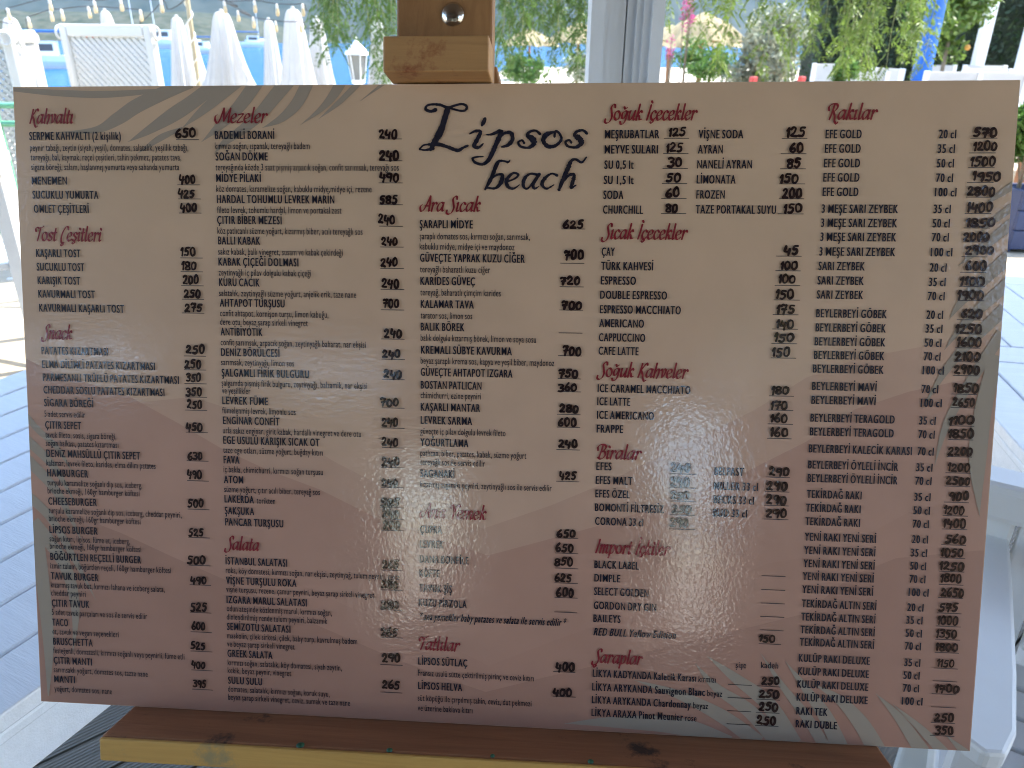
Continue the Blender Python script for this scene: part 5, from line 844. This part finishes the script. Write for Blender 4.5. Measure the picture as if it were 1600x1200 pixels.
# right margin: navy planter with a leafy plant, a brown post
navyp = mat('navy_paint', (.012, .03, .10), .5, var=.2, scale=5)
P = hit(1592, 396, 0); pl = empty('planter', (P[0]+.55, P[1]+.25, -.011)); tag(pl, 'navy blue wooden planter box behind the right hand table', 'planter')
for k in range(3): MB().box((-.6, -.2, .03+k*.15), (.6, -.17, .03+k*.15+.143), bev=.004).build('board', navyp, pl)
for sx in (-1, 1): MB().box((sx*.585-.015, -.169, .0), (sx*.585+.015, .2, .47), bev=.003).build('end_board', navyp, pl)
MB().box((-.569, .17, .0), (.569, .2, .47)).build('back_board', navyp, pl); MB().box((-.569, -.168, .02), (.569, .169, .40)).build('soil', mat('soil', (.05, .035, .02), .95, var=.4, scale=20, bump=.8, bscale=60), pl)
bush(1612, 210, P[1]+.25, (.30, .16, .30), 1600, grn, 'leafy green plant growing in the navy planter', .392, size=.045)
tk = mat('teak', (.30, .12, .045), .6, var=.3, scale=10, stretch=(8, 8, 1)); Q_ = at(1600, 300, P[1]+1.6); o = MB().box((-.08, -.08, 0), (.30, .08, .74), bev=.006).build('wooden_crate_stand', tk); o.location = (Q_[0], Q_[1], -.0112); tag(o, 'reddish brown wooden stand behind the navy planter', 'stand')
# left margin: green pipe railing and a grey white chair
gp = mat('green_pipe', (.12, .36, .22), .45, var=.1)
rl = empty('pipe_railing', (-4.6, 4.4, -.0115)); tag(rl, 'pale green pipe railing at the left of the menu board', 'railing'); zt = at(10, 161, 4.4)[2]; z2 = at(10, 190, 4.4)[2]
for z in (zt, z2, z2-.45): MB().tube([(-1.2, 0, z), (2.1, .0, z)], .016, 8).build('rail', gp, rl)
for x in (-1.1, .35, 1.75): MB().tube([(x, 0, 0), (x, 0, zt)], .018, 8).build('railing_post', gp, rl)
MB().tube([(1.52, 0, z2), (1.66, 0, .02)], .010, 6).build('brace', gp, rl)
lc = empty('terrace_chair', (-2.62, 3.42, -.0112), R(28)); lc.scale = (1.1, 1.1, 1.1); tag(lc, 'white slatted armchair left of the menu board above the plank table', 'chair')
for sx in (-1, 1):
    MB().box((sx*.27-.025, .2, 0), (sx*.27+.025, .25, 1.05), bev=.004).build('rear_leg', white_paint, lc); MB().box((sx*.27-.025, -.25, 0), (sx*.27+.025, -.2, .82), bev=.004).build('front_leg', white_paint, lc); MB().box((sx*.27-.035, -.28, .821), (sx*.27+.035, .198, .865), bev=.006).build('arm', white_paint, lc)
    MB().tube([(sx*.27, -.19, .06), (sx*.27, .19, .60)], .018, 6).build('brace', white_paint, lc)
for k in range(5): MB().box((-.243, -.24+k*.09, .45), (.243, -.24+k*.09+.078, .475), bev=.003).build('seat_slat', white_paint, lc); 
for k in range(4): MB().box((-.243, .21, .56+k*.12), (.243, .235, .56+k*.12+.09), bev=.003).build('back_slat', white_paint, lc)
# ------------------------------------------------------------------ behind the camera: unseen added timber wall, openings cut to place glints in the film; garden beyond
WY = -1.95; wallm = mat('glint_wall_timber', (.05, .03, .018), .7, var=.3, scale=5, stretch=(1, 1, 6))
def mirror(px, py):
    d = ray(px, py); n = BR[:, 2]; Pm = CAM+d*(((BT-CAM)@n)/(d@n)); r_ = d-2*(d@n)*n; return Pm+r_*((WY-Pm[1])/r_[1])
holes = []
for (x0, y0, x1, y1) in ((615, 735, 690, 965), (1035, 655, 1130, 805), (1035, 828, 1110, 995), (1190, 922, 1264, 1006), (1432, 945, 1476, 1004), (60, 535, 210, 600), (390, 560, 600, 705), (1130, 500, 1300, 640)):
    a, c = mirror(x0, y0), mirror(x1, y1); holes.append((min(a[0], c[0]), max(a[0], c[0]), min(a[2], c[2]), max(a[2], c[2])))
xe = sorted({-3.6, 1.75}|{v for h in holes for v in h[:2]}); ze = sorted({-.01, RZ-.15}|{v for h in holes for v in h[2:]})
wl = empty('glint_wall', (-1.2, WY, -.011)); tag(wl, 'unseen dark timber wall with small openings, added for glints on the board', 'wall')
for i in range(len(xe)-1):                      # one panel per strip between openings
    run = None
    for j in range(len(ze)):
        solid = j < len(ze)-1 and not any(h[0] <= xe[i]+1e-4 and h[1] >= xe[i+1]-1e-4 and h[2] <= ze[j]+1e-4 and h[3] >= ze[j+1]-1e-4 for h in holes)
        if solid and run is None: run = ze[j]
        if not solid and run is not None: MB().box((xe[i]+1.2+.0005, -.03, run+.012), (xe[i+1]+1.2-.0005, .03, ze[j]+.011)).build('wall_panel', wallm, wl); run = None
hedge('rear_hedge', -9, -2.35, -7.4, -6.4, LAND, 2.9, 16000, 'olive green hedge behind the added timber wall', m=mat('rear_leaf', (.22, .22, .06), .5, var=.5, scale=3, trans=.3), size=.09)
hedge('rear_hedge', 1.5, 6.5, -9.4, -8.4, LAND, 4.3, 12000, 'taller olive green hedge behind the gap of the added wall', m=MATS['rear_leaf'], size=.09)

# ------------------------------------------------------------------ sea haze over the bay
hm = bpy.data.materials.new('sea_haze'); hm.use_nodes = True; t = hm.node_tree; t.nodes.remove(t.nodes['Principled BSDF']); pv = t.nodes.new('ShaderNodeVolumePrincipled')
pv.inputs['Color'].default_value = (.50, .74, 1, 1); pv.inputs['Density'].default_value = .00016; pv.inputs['Anisotropy'].default_value = .2; t.links.new(pv.outputs[0], t.nodes['Material Output'].inputs['Volume'])
hz = MB().box((-1900, -420, -6), (1900, 2300, 560)).build('haze', hm); tag(hz, 'thin blue sea haze over the whole bay', 'haze', kind='stuff')
